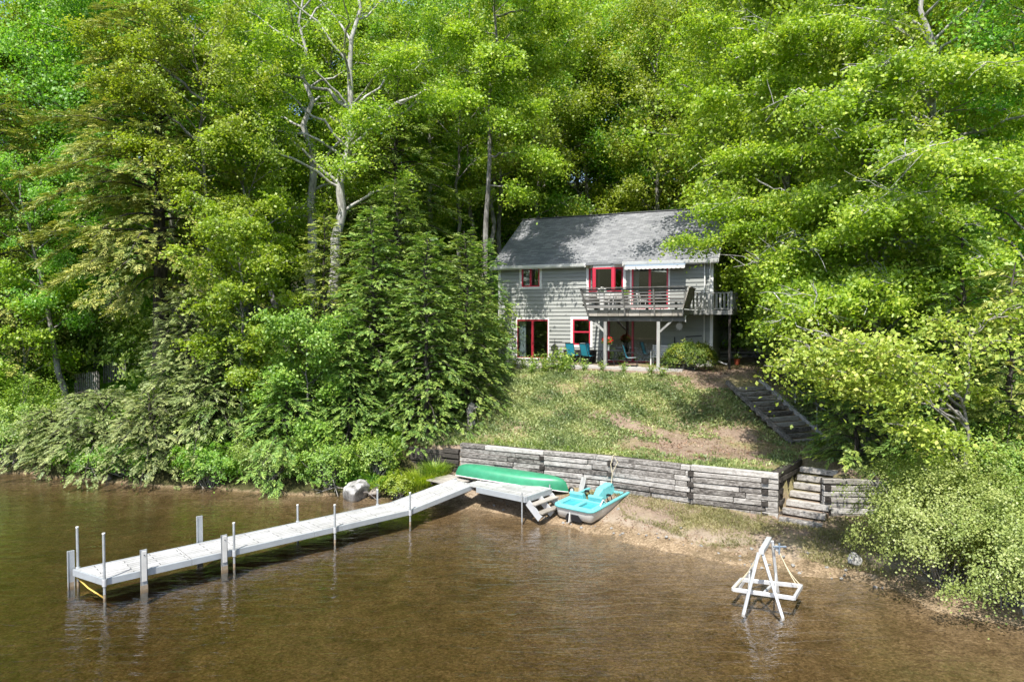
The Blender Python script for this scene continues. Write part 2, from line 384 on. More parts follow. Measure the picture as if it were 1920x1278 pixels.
M['herb'] = leafmat('herb_leaf', ((0, (.09, .18, .024)), (.5, (.24, .38, .05)), (1, (.48, .56, .11))), .4)
M['cover'] = leafmat('creeping_cover', ((0, (.075, .12, .04)), (.4, (.20, .26, .09)), (.75, (.37, .42, .16)), (1, (.58, .56, .27))), .25)
M['drygrass'] = leafmat('dry_grass', ((0, (.13, .13, .05)), (.5, (.27, .26, .10)), (1, (.45, .39, .2))), .2)
M['litter'] = leafmat('dead_leaf', ((0, (.10, .05, .03)), (.5, (.30, .18, .11)), (1, (.52, .38, .27))), .1)
M['flower_red'] = leafmat('red_petal', ((0, (.45, .01, .02)), (1, (.75, .04, .05))), .2, tint=(1, .6, .6))
M['flower_white'] = leafmat('white_petal', ((0, (.6, .6, .58)), (1, (.8, .8, .78))), .2, tint=(1, 1, 1))
M['bark'] = barkmat('grey_bark', (.05, .045, .04), (.17, .16, .145), (.38, .37, .35))
M['bark_pale'] = barkmat('pale_bark', (.10, .095, .085), (.33, .32, .30), (.60, .59, .57))
M['bark_dark'] = barkmat('dark_bark', (.02, .017, .015), (.06, .052, .045), (.14, .125, .11))
M['twig'] = barkmat('twig_bark', (.10, .09, .08), (.24, .22, .20), (.42, .40, .37))

# ------------------------------------------------------------------ terrain
shore = np.array([(-60, 38), (-40, 34), (-22.6, 30), (-16.2, 27.4), (-11.5, 26.3), (-6.3, 25.0), (-4, 24.4), (-1.3, 23.15), (.7, 22.1), (1.66, 21.2), (3.0, 20.2), (4.95, 18.6), (6.1, 17.7), (7.3, 17.1), (8.66, 16.4), (9.4, 15.1), (10.6, 14.0), (14, 12), (22, 9), (60, 0)])
def shoreY(x): return np.interp(x, shore[:, 0], shore[:, 1])
lo = [(x, y, 0) for x, y in shore]
for x, y in shore:
    lo += [(x - .5, y - 2.2, -.15), (x - 1.5, y - 6, -.30), (x - 2, y - 12, -.42), (x - 2, y - 30, -.8), (x, y - 70, -4)]
common = []
for x, y, k in [(-60, 38, 1), (-40, 34, 1), (-22.6, 30, 1), (-16.2, 27.4, 1), (-11.5, 26.3, 1), (-6.8, 25.2, 1)]:
    common += [(x, y + .4, .4), (x, y + 1.2, .9), (x, y + 4, 2.3), (x, y + 8, 3.7), (x, y + 16, 5.2), (x, y + 35, 8.5), (x, y + 80, 17)]
common += [(16, 13, .8), (15, 17, 1.5), (17, 22, 2.6), (16, 28, 4.0), (22, 14, 1.5), (24, 25, 4), (30, 35, 6), (40, 20, 4), (60, 20, 5), (60, 60, 12),
           (14.5, 34, 5.0), (12, 36.2, 5.0), (15, 42, 5.6), (5, 46, 5.8), (-2, 44, 5.2), (12, 55, 8), (0, 60, 8.8), (25, 60, 10), (0, 90, 17), (30, 95, 19), (-4.5, 33.5, 3.7), (-3, 30.5, 3.1), (-5, 28, 2.1), (-4.6, 26.3, 1.3), (0, 200, 45), (-80, 200, 45), (80, 200, 45), (-120, 60, 12), (120, 40, 10), (120, 200, 45), (-120, 200, 45)]
lo += common
lo += [(-3.9, 25.6, .5), (-1.9, 25.0, .62), (1.1, 23.5, .6), (3.3, 22.5, .6), (5.5, 21.1, .55), (7.8, 20.1, .5), (9.2, 19.8, .55), (12, 19.4, .7), (2.4, 21.9, .4), (5, 20, .42), (7.8, 18.4, .42), (10, 17, .35), (.8, 23.2, .45), (-.9, 24.2, .4)]
up = [(x, y, z) for x, y, z in common]
WALL = [(-1.9, 25.35), (1.15, 23.85), (3.4, 22.85), (5.65, 21.4), (7.99, 20.30)]
up += [(-3.5, 26.6, 1.55), (-1.9, 25.6, 1.72), (1.2, 24.1, 1.74), (3.4, 23.1, 1.76), (5.7, 21.7, 1.76), (7.9, 20.6, 1.76), (9.3, 22.0, 1.8), (9.3, 19.95, 1.66), (12, 19.6, 1.7), (10.3, 25.1, 1.92), (11.7, 25.2, 1.98), (8.3, 24.6, 1.93), (6.2, 24.6, 1.92), (4.2, 24.3, 1.92),
       (9.0, 28.5, 3.72), (10.4, 28.5, 3.74), (7.4, 27.4, 3.15), (6.4, 26.2, 2.35), (8.2, 26.3, 2.45), (4, 27, 2.75), (1.5, 27, 2.6), (-1.6, 27.5, 2.2), (12.5, 27, 3.0), (12.8, 24, 2.3), (1, 25.2, 2.0), (3, 29, 3.5), (6, 29, 3.75), (0, 30, 3.5),
       (7.4, 29.8, 4.12), (10, 30.5, 4.15), (12, 32.5, 4.2), (10.4, 34.6, 4.25), (13.0, 33.2, 4.3), (6.2, 30.3, 4.14), (4.0, 31.2, 4.14), (1.5, 32.3, 4.12), (-1.6, 33.8, 4.1), (-.6, 36.3, 4.2), (9.4, 32, 4.2), (12, 39, 4.4), (2, 40, 4.4)]
class RBF:
    def __init__(s, pts):
        a = np.array(pts, float); s.p = a[:, :2]; n = len(a)
        r = np.linalg.norm(s.p[:, None] - s.p[None], axis=2)
        A = np.zeros((n + 3, n + 3)); A[:n, :n] = r + np.eye(n) * .02
        A[:n, n] = 1; A[:n, n + 1:] = s.p; A[n, :n] = 1; A[n + 1:, :n] = s.p.T
        s.w = np.linalg.solve(A, np.concatenate([a[:, 2], np.zeros(3)]))
    def __call__(s, x, y):
        x = np.atleast_1d(np.asarray(x, float)); y = np.atleast_1d(np.asarray(y, float)); out = np.empty(len(x))
        for i in range(0, len(x), 20000):
            q = np.stack([x[i:i + 20000], y[i:i + 20000]], 1)
            r = np.linalg.norm(q[:, None] - s.p[None], axis=2)
            out[i:i + 20000] = r @ s.w[:-3] + s.w[-3] + q @ s.w[-2:]
        return out
RL = RBF(lo); RU = RBF(up)
wallx = np.array([-3.9] + [p[0] for p in WALL] + [9.25, 13.5]); wally = np.array([26.45] + [p[1] for p in WALL] + [20.05, 19.6]) + .12
def hgt(x, y):
    x = np.atleast_1d(np.asarray(x, float)); y = np.atleast_1d(np.asarray(y, float))
    x, y = np.broadcast_arrays(x, y); x = x.ravel(); y = y.ravel()
    a = RL(x, y); b = RU(x, y)
    behind = (y > np.interp(x, wallx, wally)) & (x > -3.9) & (x < 13.5)
    # beyond the ends of the wall both surfaces share their points
    z = np.where(behind, b, a)
    side = (x <= -3.9) | (x >= 13.5); s2 = side & (y > shoreY(x) + 1.5); z = np.where(s2, np.where(np.abs(x - 13.5) < 1, np.maximum(a, b), a), z)
    # the notch of the lower steps
    u0 = np.array((7.95, 20.3)); u1 = np.array((9.55, 22.4)); d = (u1 - u0) / np.linalg.norm(u1 - u0); L = np.linalg.norm(u1 - u0)
    s = (x - u0[0]) * d[0] + (y - u0[1]) * d[1]; q = (x - u0[0]) * d[1] - (y - u0[1]) * d[0]
    notch = (s > -.4) & (s < L) & (q > 0) & (q < 1.25)
    z = np.where(notch, np.minimum(z, .42 + 1.2 * np.clip(s / L, 0, 1)), z)
    # the upper flight is cut a little into the bank
    st = (y > 25.2) & (y < 28.5)
    cx = 10.95 + (y - 25.2) / 3.2 * (9.7 - 10.95)
    z = np.where(st & (np.abs(x - cx) < .86), np.minimum(z, 1.85 + (y - 25.2) / 3.25 * 1.82 - .12), z)
    z = np.where((y > shoreY(x) + 20) & (z < 3), 3, z)
    z = np.where((y < shoreY(x) - .5) & (y > -110), np.minimum(z, -.05), z)
    z = np.maximum(z, -6)
    return z
def axis(a0, a1, f0, f1, step, grow=1.14):
    mid = list(np.arange(f0, f1, step)); out = []; s = step; v = f0
    while v > a0: s *= grow; v -= s; out.append(v)
    hi = []; s = step; v = f1
    while v < a1: s *= grow; hi.append(v); v += s
    return np.array(out[::-1] + mid + hi + [a1])
gx = axis(-200, 200, -6.5, 14, .13); gy = axis(-400, 260, 15.5, 34, .13)
XX, YY = np.meshgrid(gx, gy); zz = hgt(XX.ravel(), YY.ravel())
hillb = np.clip((-YY.ravel() - 130) / 60, 0, 1); zz = np.where(YY.ravel() < -110, -4 + hillb * 34 + hillb * 6 * np.sin(XX.ravel() * .05), zz)
nz = (np.sin(XX * 2.1 + 1.3 * np.sin(YY * 1.7)) * np.cos(YY * 2.6 + np.sin(XX * 1.1)) * .035 + np.sin(XX * 7.3 + YY * 3.1) * np.sin(YY * 8.7 - XX * 2.3) * .012).ravel()
zz = zz + nz * np.where(zz > -.1, 1, .8)
nx_, ny_ = len(gx), len(gy)
idx = np.arange(nx_ * ny_).reshape(ny_, nx_)
Fq = np.stack([idx[:-1, :-1], idx[:-1, 1:], idx[1:, 1:], idx[1:, :-1]], -1).reshape(-1, 4)
tag(link('ground', raw_mesh('ground', np.stack([XX.ravel(), YY.ravel(), zz], 1), Fq, 4), M['ground'], smooth=True), kind='structure')
wm = MB().bb(-190, 190, -390, 60, -7, 0)
tag(wm.build('lake_water', M['water']), kind='structure')
def gz(x, y): return float(hgt(x, y)[0])

# ------------------------------------------------------------------ house
HC = np.array((9.375, 32.0, 4.25)); HA = math.atan2(.397, -.918)
house = empty('house', HC, HA, 'grey two storey lake house with red trimmed windows and a balcony', 'house')
U = np.array((-.918, .397, 0)); O = np.array((-.397, -.918, 0))
def HW(t, y, z): return HC + U * t + O * y + np.array((0, 0, z))        # house coordinates -> world
WL, WD, WH = 10.95, 8.4, 5.12
openings = [(8.62, 9.67, 3.86, 4.97), (4.25, 6.0, 3.55, 5.12), (2.02, 3.84, 2.62, 4.78), (5.89, 6.85, .88, 2.23), (8.11, 9.97, .12, 2.21), (2.51, 5.01, .06, 2.18)]
def siding_wall(name, L, Hf, opens, place, course=.195, gable=None):
    "lapped boards of one wall, cut round the openings"
    mb = MB(); z = -.15
    while z < (Hf if gable is None else gable[2]):
        z1 = z + course; zc = z + course / 2
        a0, a1 = 0.0, L
        top = z1
        if gable is None: top = min(z1, Hf)
        elif z1 > Hf:
            k = (min(z1, gable[2]) - Hf) / (gable[2] - Hf); a0 = gable[0] * k; a1 = L - (L - gable[0]) * k
            if a1 - a0 < .05: break
        segs = [(a0, a1)]
        for (o0, o1, p0, p1) in opens:
            if p0 < zc < p1:
                ns = []
                for s0, s1 in segs:
                    if o1 <= s0 or o0 >= s1: ns.append((s0, s1)); continue
                    if o0 > s0: ns.append((s0, o0))
                    if o1 < s1: ns.append((o1, s1))
                segs = ns
        for s0, s1 in segs:
            r = random.random()
            V = [place(s, y, q) for s in (s0, s1) for y, q in ((-.12, z), (.044, z), (.004, top), (-.12, top))]
            mb.add(V, ((0, 1, 2, 3), (7, 6, 5, 4), (0, 4, 5, 1), (1, 5, 6, 2), (2, 6, 7, 3), (3, 7, 4, 0)), r)
        z = z1
    return mb.build(name, M['siding'], house)
siding_wall('front_wall', WL, WH, openings, lambda s, y, z: (s, y, z))
RZ = 7.92                                                                    # ridge height
fl = siding_wall('side_wall', WD, WH, [(2.9, 3.8, 3.3, 4.7)], lambda s, y, z: (-y, -s - .13, z), gable=(WD / 2, 0, RZ))
MB().add([(WL, 0, -.2), (WL, -WD, -.2), (WL, -WD, WH), (WL, -WD / 2, RZ), (WL, 0, WH)], [(0, 1, 2, 3, 4)]).build('far_gable_wall', M['siding'], house)
MB().bb(0.2, WL - .2, -WD - .12, -WD, -.2, WH).build('back_wall', M['siding'], house)
iw = MB(); iw.bb(.15, WL - .15, -3.6, -3.5, -.1, WH); iw.bb(.15, WL - .15, -3.5, -.15, 2.34, 2.5); iw.bb(.15, WL - .15, -3.5, -.15, -.1, .02); iw.bb(.15, WL - .15, -3.5, -.15, WH - .05, WH + .02)
for t in (7.3, 5.5, 1.2): iw.bb(t, t + .1, -3.5, -.2, 0, WH - .1)
iw.build('inner_wall', M['room'], house)
# corner boards
for q in ((-.045, .09, -.14, .05, -.1, WH - .02), (WL - .09, WL + .045, -.1, .05, -.1, WH - .02), (-.045, .0, -WD - .1, -WD + .04, -.1, WH - .1)): MB().bb(*q).build('corner_board', M['white'], house)
# roof with thickness; own uv for the shingle rows
ov = .38; slope = (RZ - WH) / (WD / 2)
def roof_sheet(name, y0, z0, y1, z1):
    me = bpy.data.meshes.new(name); x0, x1 = -.3, WL + .35
    th = .09
    V = [(x0, y0, z0), (x1, y0, z0), (x1, y1, z1), (x0, y1, z1)]; V += [(a, b, c + th) for a, b, c in V]
    me.from_pydata(V, [], [(0, 3, 2, 1), (4, 5, 6, 7), (0, 1, 5, 4), (1, 2, 6, 5), (2, 3, 7, 6), (3, 0, 4, 7)])
    uv = me.uv_layers.new(name='UVMap'); dl = math.hypot(y1 - y0, z1 - z0)
    for pl in me.polygons:
        for li in pl.loop_indices:
            v = me.vertices[me.loops[li].vertex_index].co
            uv.data[li].uv = (v.x, math.hypot(v.y - y0, v.z % 100 - z0))
    return link(name, me, M['roof'], house)
roof = roof_sheet('roof', ov, WH + .04 - ov * slope, -WD / 2, RZ + .04)
roof_sheet('back_roof', -WD - ov, WH + .04 - ov * slope, -WD / 2, RZ + .045)
MB().bb(-.32, WL + .37, -WD / 2 - .12, -WD / 2 + .12, RZ + .11, RZ + .15).build('ridge_cap', M['roof'], roof)
tr = MB(); ez = WH + .04 - ov * slope
tr.bb(-.3, 4.2, ov - .02, ov + .03, ez - .13, ez + .07); tr.bb(6.05, WL + .35, ov - .02, ov + .03, ez - .13, ez + .07)
for x in (-.3, WL + .33):
    tr.bar((x, ov, ez - .03), (x, -WD / 2, RZ - .01), .035, .17)
    tr.bar((x, -WD - ov, ez - .03), (x, -WD / 2, RZ - .02), .035, .17)
tr.build('fascia_board', M['white'], house)
gm = MB()
for x0, x1 in ((-.32, 4.15), (6.1, WL + .36)):
    gm.prism([(ov + .032, ez + .05), (ov + .032, ez - .08), (ov + .11, ez - .08), (ov + .15, ez + .05), (ov + .135, ez + .05), (ov + .10, ez - .06), (ov + .05, ez - .06), (ov + .05, ez + .05)], x0, x1, 0)
gm.build('gutter', M['white'], house)
MB().bb(-.28, WL + .33, -.02, ov - .02, ez - .02, ez + .0).build('soffit', M['white'], house)
dp = MB(); dp.tube([(.02, ov + .09, ez - .08), (.06, .08, ez - .32), (.10, .09, ez - .4), (.10, .09, 3.62)], .035)
dp.tube([(.34, .07, ez - .06), (.34, .07, .75), (.25, .12, .55), (-.5, .5, .2), (-.75, .6, .12)], .035)
dp.build('downspout', M['white'], house, smooth=True)

def frame(mb, x0, x1, z0, z1, w, y0, y1):
    mb.bb(x0, x1, y0, y1, z1 - w, z1); mb.bb(x0, x1, y0, y1, z0, z0 + w)
    mb.bb(x0, x0 + w, y0, y1, z0 + w, z1 - w); mb.bb(x1 - w, x1, y0, y1, z0 + w, z1 - w)
def window(name, o, casing=.10, sash=.07, mull='v', door=False, ccol='white'):
    x0, x1, z0, z1 = o
    mb = MB(); frame(mb, x0 - (casing if casing > .05 else 0), x1 + (casing if casing > .05 else 0), z0 - (0 if door else casing), z1 + casing, max(casing + .02, .05), -.08, .05)
    f = mb.build(name, M[ccol], house)
    s = MB(); x0 += .02; x1 -= .02; z0 += .02; z1 -= .02
    frame(s, x0, x1, z0, z1, sash, -.06, .035)
    if mull == 'v': xm = (x0 + x1) / 2; s.bb(xm - sash * .7, xm + sash * .7, -.05, .045, z0 + sash, z1 - sash)
    elif mull == 'h': zm = (z0 + z1) / 2; s.bb(x0 + sash, x1 - sash, -.05, .045, zm - sash * .5, zm + sash * .5)
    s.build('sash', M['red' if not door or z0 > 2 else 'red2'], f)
    MB().bb(x0 + sash, x1 - sash, -.03, -.022, z0 + sash, z1 - sash).build('pane', M['glass'], f)
    return f
window('window', openings[0], mull='v')
wf = window('window', openings[3], mull='h')
d1 = window('sliding_door', openings[4], casing=.05, sash=.085, door=True)
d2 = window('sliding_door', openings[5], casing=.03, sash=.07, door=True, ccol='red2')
d3 = window('sliding_door', openings[2], casing=.06, sash=.08, door=True)
def curtain(x0, x1, z0, z1, y, parent, name='curtain', m='curtain'):
    n = 40; V = []; Fc = []
    for i in range(n + 1):
        x = x0 + (x1 - x0) * i / n; yy = y + .035 * math.sin(i * 1.25) + .015 * math.sin(i * 2.9)
        V += [(x, yy, z0), (x, yy, z1)]
        if i: Fc.append((2 * i - 2, 2 * i, 2 * i + 1, 2 * i - 1))
    return MB().add(V, Fc).build(name, M[m], parent, smooth=True)
curtain(9.5, 9.86, .15, 2.1, -.2, d1); curtain(3.50, 3.78, 2.7, 4.7, -.2, d3); curtain(9.2, 9.5, 3.9, 4.9, -.2, house)
# bay window: a three-sided bay under its own little roof
by = empty('bay_window', (5.12, 0, 3.56)); by.parent = house
bp = [(-.86, .0), (-.50, .42), (.50, .42), (.86, .0)]
bb_ = MB(); bg_ = MB()
for (a, b) in ((0, 1), (1, 2), (2, 3)):
    A = np.array((*bp[a], 0.)); B = np.array((*bp[b], 0.))
    for P_ in ((A, .0), (A, 1.10)):
        bb_.bar(P_[0] + (0, 0, P_[1] + .04), B + (0, 0, P_[1] + .04), .06, .08)
    for q in (A + (B - A) * .07, B - (B - A) * .07): bb_.bar(q, q + (0, 0, 1.16), .085, .07, up=(B - A))
    A2 = A + (B - A) * .07; B2 = A + (B - A) * .93
    bg_.bar(A2 + (0, 0, .58), B2 + (0, 0, .58), .008, 1.1)
bb_.bar((bp[1][0], .43, .0), (bp[1][0], .43, 1.17), .10, .10, up=(0, 1, 0)); bb_.bar((bp[2][0], .43, 0), (bp[2][0], .43, 1.17), .10, .10, up=(0, 1, 0))
bb_.build('sash', M['red'], by); bg_.build('pane', M['glass'], by)
MB().prism([(p[0] * 1.04, p[1] * 1.05 if p[1] else -.02) for p in bp], -.32, -.02).build('panel', M['whitedirty'], by)
MB().prism([(p[0] * 1.04, p[1] * 1.08 if p[1] else -.02) for p in bp], 1.18, 1.335).build('head_board', M['white'], by)
MB().add([(-.93, .52, 1.30), (.93, .52, 1.30), (.93, .0, 1.53), (-.93, .0, 1.53), (-.93, .52, 1.335), (.93, .52, 1.335), (.93, .0, 1.56), (-.93, .0, 1.56)], ((0, 3, 2, 1), (4, 5, 6, 7), (0, 1, 5, 4), (1, 2, 6, 5), (2, 3, 7, 6), (3, 0, 4, 7))).build('roof_cap', M['roof'], by)
for q in (6.0, 4.12): MB().bb(q, q + .12, 0, .06, 2.6, WH - .2).build('trim_board', M['white'], house)
# awning over the upper door
aw = MB(); n = 56
ax0, ax1 = 1.16, 4.02
prof = [(.10, 4.96), (.38, 4.87), (.66, 4.72)]
V = []; 
for i in range(n + 1):
    x = ax0 + (ax1 - ax0) * i / n; sc_ = .035 * abs(math.sin(math.pi * i / n * 14))
    for y, z in prof: V.append((x, y, z))
    V.append((x, .67, 4.60 - sc_))
va = [p for i in range(n + 1) for p in ((V[i * 4 + 2][0], .675, V[i * 4 + 2][2] - .005), (V[i * 4 + 3][0], .678, V[i * 4 + 3][2]))]
Fc = [(i * 4 + k, (i + 1) * 4 + k, (i + 1) * 4 + k + 1, i * 4 + k + 1) for i in range(n) for k in range(3)]
awn = aw.add(V, Fc).build('awning', M['awning'], house)
MB().add(va, [(2 * i, 2 * i + 2, 2 * i + 3, 2 * i + 1) for i in range(n)]).build('valance', M['whitedirty'], awn)
ar = MB(); ar.bb(ax0 - .03, ax1 + .03, .07, .17, 4.90, 5.02); ar.bar((ax0, .65, 4.70), (ax1, .65, 4.70), .03, .03)
for x in (ax0 + .1, ax1 - .1): ar.tube([(x, .1, 4.7), (x, .4, 4.58), (x, .65, 4.69)], .015, 6)
ar.build('awning_arm', M['white'], awn)
# small things on the lower wall
ms = MB()
for k in range(12):
    a = 2 * math.pi * k / 12
    ms.bar((1.5 + .15 * math.cos(a), .05, 1.86 + .15 * math.sin(a)), (1.5 + .24 * math.cos(a), .05, 1.86 + .24 * math.sin(a)), .03, .02)
ms.tube([(1.5, .035, 1.86), (1.5, .07, 1.86)], .16, 20)
tag(ms.build('wall_ornament', M['galv'], None), 'round metal sun ornament hanging on the shaded wall under the walkway', 'wall ornament')
o = COL.objects['wall_ornament']; o.location = HC; o.rotation_euler = (0, 0, HA)
MB().bb(-.02, .95, -.02, .22, -.1, .93).build('meter_cabinet', M['whitedirty'], house)
MB().tube([(1.72, .06, .6), (1.72, .06, 1.35)], .03, 8).build('wall_pipe', M['dark'], house); MB().bar((.45, .07, 1.42), (1.2, .07, 1.36), .03, .05).build('wall_bracket', M['dark'], house)

# balcony: part of the house
BD = 2.3; bx0, bx1 = .95, 5.35
bal = empty('balcony', (0, 0, 0)); bal.parent = house
fm = MB()
for i in range(16): fm.bb(bx0, bx1, .06 + i * .14, .06 + i * .14 + .132, 2.585, 2.625)
fm.build('deck_boards', M['deckwood'], bal)
fs = MB(); 
for i in range(9): 
    q0 = bx0 + (bx1 - bx0) * i / 9; fs.bb(q0 + .008, q0 + (bx1 - bx0) / 9 - .008, BD, BD + .035, 2.34, 2.63)
fs.bb(bx0 - .035, bx0, .05, BD, 2.36, 2.62); fs.bb(bx1, bx1 + .035, .05, BD, 2.36, 2.62)
fs.build('fascia_board', M['plank'], bal)
jm = MB()
for i in range(10): q = bx0 + .1 + i * (bx1 - bx0 - .2) / 9; jm.bb(q - .02, q + .02, .06, BD - .02, 2.37, 2.58)
jm.build('joists', M['deckwood'], bal)
MB().bb(bx0 - .05, bx1 + .02, BD - .28, BD - .12, 2.1, 2.335).build('beam', M['deckwood'], bal)
MB().bb(bx0 - .09, bx0 - .055, BD - .29, BD - .11, 2.08, 2.35).build('beam_cap', M['white'], bal)
for x in (2.08, 4.55):
    MB().bb(x - .07, x + .07, BD - .27, BD - .13, -.12, 2.095).build('post', M['post'], bal)
    s_ = -1 if x < 3 else 1
    MB().bar((x + s_ * .05, BD - .2, 1.62), (x + s_ * .62, BD - .2, 2.14), .09, .09).build('brace', M['post'], bal)
# leaning railing
rt = 3.62
def lean(x, y, z, fr=1.0, sx=0):     # z from floor; leans outwards by .42 at the top
    k = (z - 2.35) / (rt - 2.35); return (x + sx * .34 * k, y + .34 * k * fr, z)
rb = MB()
for z in (2.78, 2.98, 3.12, 3.26, 3.40, 3.53): rb.bar(lean(bx0 - .02, BD + .04, z, 1, -.6), lean(bx1 + .02, BD + .04, z, 1, .8), .035, .07 if z > 2.8 else .16, up=(0, -.3, 1))
rb.build('rail', M['deckwood'], bal)
MB().bar(lean(bx0 - .06, BD + .06, rt, 1, -.6), lean(bx1 + .06, BD + .06, rt, 1, .8), .16, .04).build('top_rail', M['deckwood'], bal)
for x, sx in ((bx0 + .02, -.6), (2.2, 0), (3.55, 0.2), (5.3, .8)):
    MB().bar(lean(x, BD + .08, 2.35, 1, sx), lean(x, BD + .08, rt - .02, 1, sx), .07, .07, up=(1, 0, 0)).build('rail_post', M['deckwood'], bal)
sp = MB(); y = .95
while y < BD + .3:
    k = (y - .95) / (BD - .65)
    sp.bar((bx0 - .03, y, 2.66), (bx0 - .30, y + .06, 3.56), .142, .03, up=(1, 0, 0)); y += .15
sp.bar((bx0 - .30, .92, 3.58), (bx0 - .30, BD + .34, 3.60), .10, .04)
sp.build('side_panel', M['plank'], bal)
lp = MB()
for z in (2.85, 3.05, 3.25, 3.45): lp.bar((bx1 + .1, .1, z), (bx1 + .2, BD + .2, z), .035, .09)
lp.build('left_rail', M['deckwood'], bal)
bn = MB(); bn.bb(bx0 + .15, bx1 - .2, BD - .34, BD + .02, 2.98, 3.03)
for x in (1.3, 2.6, 3.9, 5.0): bn.bb(x - .04, x + .04, BD - .3, BD - .05, 2.63, 2.98)
bn.build('bench', M['deckwood'], bal)
# white walkway to the side
wk = empty('side_walkway', (0, 0, 0)); wk.parent = house
wb = MB(); wb.bb(-.95, bx0 - .04, .06, 1.0, 2.56, 2.60); wb.bb(-.95, -.05, -3.2, .06, 2.56, 2.60); wb.build('deck_boards', M['plank'], wk)
wb = MB(); wb.bb(-.98, bx0 - .04, 1.0, 1.04, 2.40, 2.60); wb.bb(-.99, -.95, -3.2, 1.0, 2.40, 2.60); wb.build('fascia_board', M['post'], wk)
wr = MB(); x = .88
while x > -.95: wr.bb(x - .045, x + .045, .98, 1.01, 2.66, 3.36); x -= .17
y = .9
while y > -3.1: wr.bb(-.965, -.935, y - .045, y + .045, 2.66, 3.36); y -= .17
wr.build('baluster', M['post'], wk)
wr = MB(); wr.bb(-.97, .9, .95, 1.03, 3.36, 3.41); wr.bb(-1.0, -.92, -3.2, .95, 3.36, 3.41); wr.bb(-.92, .9, .96, 1.0, 2.64, 2.69)
wr.build('rail', M['post'], wk)
for x, y in ((-.95, .99), (0.0, .99), (-.95, -3.1), (-.95, -1.2)): MB().bb(x - .05, x + .05, y - .05, y + .05, 2.56, 3.45).build('rail_post', M['post'], wk)
for q in (.8, -3.0): MB().bb(-.93, -.83, q, q + .1, -.2, 2.4).build('post', M['bark_dark'], wk)

# patio slab
pm = MB(); pm.bb(.9, 10.9, .06, 2.75, -.35, 0.0)
o = tag(pm.build('patio', M['concrete']), kind='structure'); o.location = HC; o.rotation_euler = (0, 0, HA)

# ------------------------------------------------------------------ furniture
def sling_chair(label, cat='chair', group=None, loc=(0, 0, 0), rz=0.0):
    t = empty('patio_chair', loc, rz, label, cat, group)
    # seat faces +y
    def cur(x): return [(x, .22, .43), (x, .1, .415), (x, -.15, .40), (x, -.24, .44), (x, -.30, .60), (x, -.37, .85), (x, -.42, 1.02)]
    c0, c1 = cur(-.23), cur(.23)
    MB().add([p for q in zip(c0[:4], c1[:4]) for p in q], [(2 * i, 2 * i + 1, 2 * i + 3, 2 * i + 2) for i in range(3)]).build('seat', M['teal'], t, smooth=True)
    MB().add([p for q in zip(c0[3:], c1[3:]) for p in q], [(2 * i, 2 * i + 1, 2 * i + 3, 2 * i + 2) for i in range(3)]).build('backrest', M['teal'], t, smooth=True)
    fr = MB()
    for c in (c0, c1): fr.tube(c, .014, 6)
    fr.tube([c0[-1], c1[-1]], .014, 6); fr.tube([c0[0], c1[0]], .014, 6); fr.build('frame', M['dark'], t, smooth=True)
    for x in (-.26, .26):
        MB().tube([(x, .24, 0), (x, .25, .35), (x, .22, .6), (x, .05, .66), (x, -.28, .62)], .014, 6).build('armrest', M['dark'], t, smooth=True)
        MB().tube([(x, -.42, 0), (x, -.25, .22), (x, -.1, .41)], .014, 6).build('leg', M['dark'], t, smooth=True)
    return t
ch0 = sling_chair('teal sling chair facing the lake, leftmost on the patio beside the dark box', group='teal sling chairs on the patio')
def place_chair(o, t, y, rz, label=None):
    o.location = HW(t, y, 0.0); o.rotation_euler = (0, 0, HA + rz)
    if label: o['label'] = label
place_chair(ch0, 6.5, .9, R(168))
for t, y, rz, lab in ((5.65, 1.15, R(150), 'teal sling chair left of the round table, its back tilted to the lake'), (5.95, .65, R(190), 'teal sling chair close to the wall, half hidden behind another chair'), (3.35, 1.9, R(97), 'teal sling chair in profile at the right of the round table')):
    place_chair(copy_tree(ch0), t, y, rz, lab)
tb = empty('patio_table', HW(4.5, 1.55, 0), HA, 'round dark metal patio table with curved legs under the balcony edge', 'table')
MB().tube([(0, 0, .70), (0, 0, .725)], .62, 32).build('tabletop', M['dark'], tb)
for k in range(4):
    a = R(45 + 90 * k); c, s = math.cos(a), math.sin(a)
    MB().tube([(c * .42, s * .42, .69), (c * .50, s * .50, .5), (c * .36, s * .36, .28), (c * .48, s * .48, .0)], .017, 6).build('leg', M['dark'], tb, smooth=True)
MB().tube([(.36 * math.cos(R(a)), .36 * math.sin(R(a)), .28) for a in range(0, 361, 30)], .012, 6).build('leg_ring', M['dark'], tb, smooth=True)

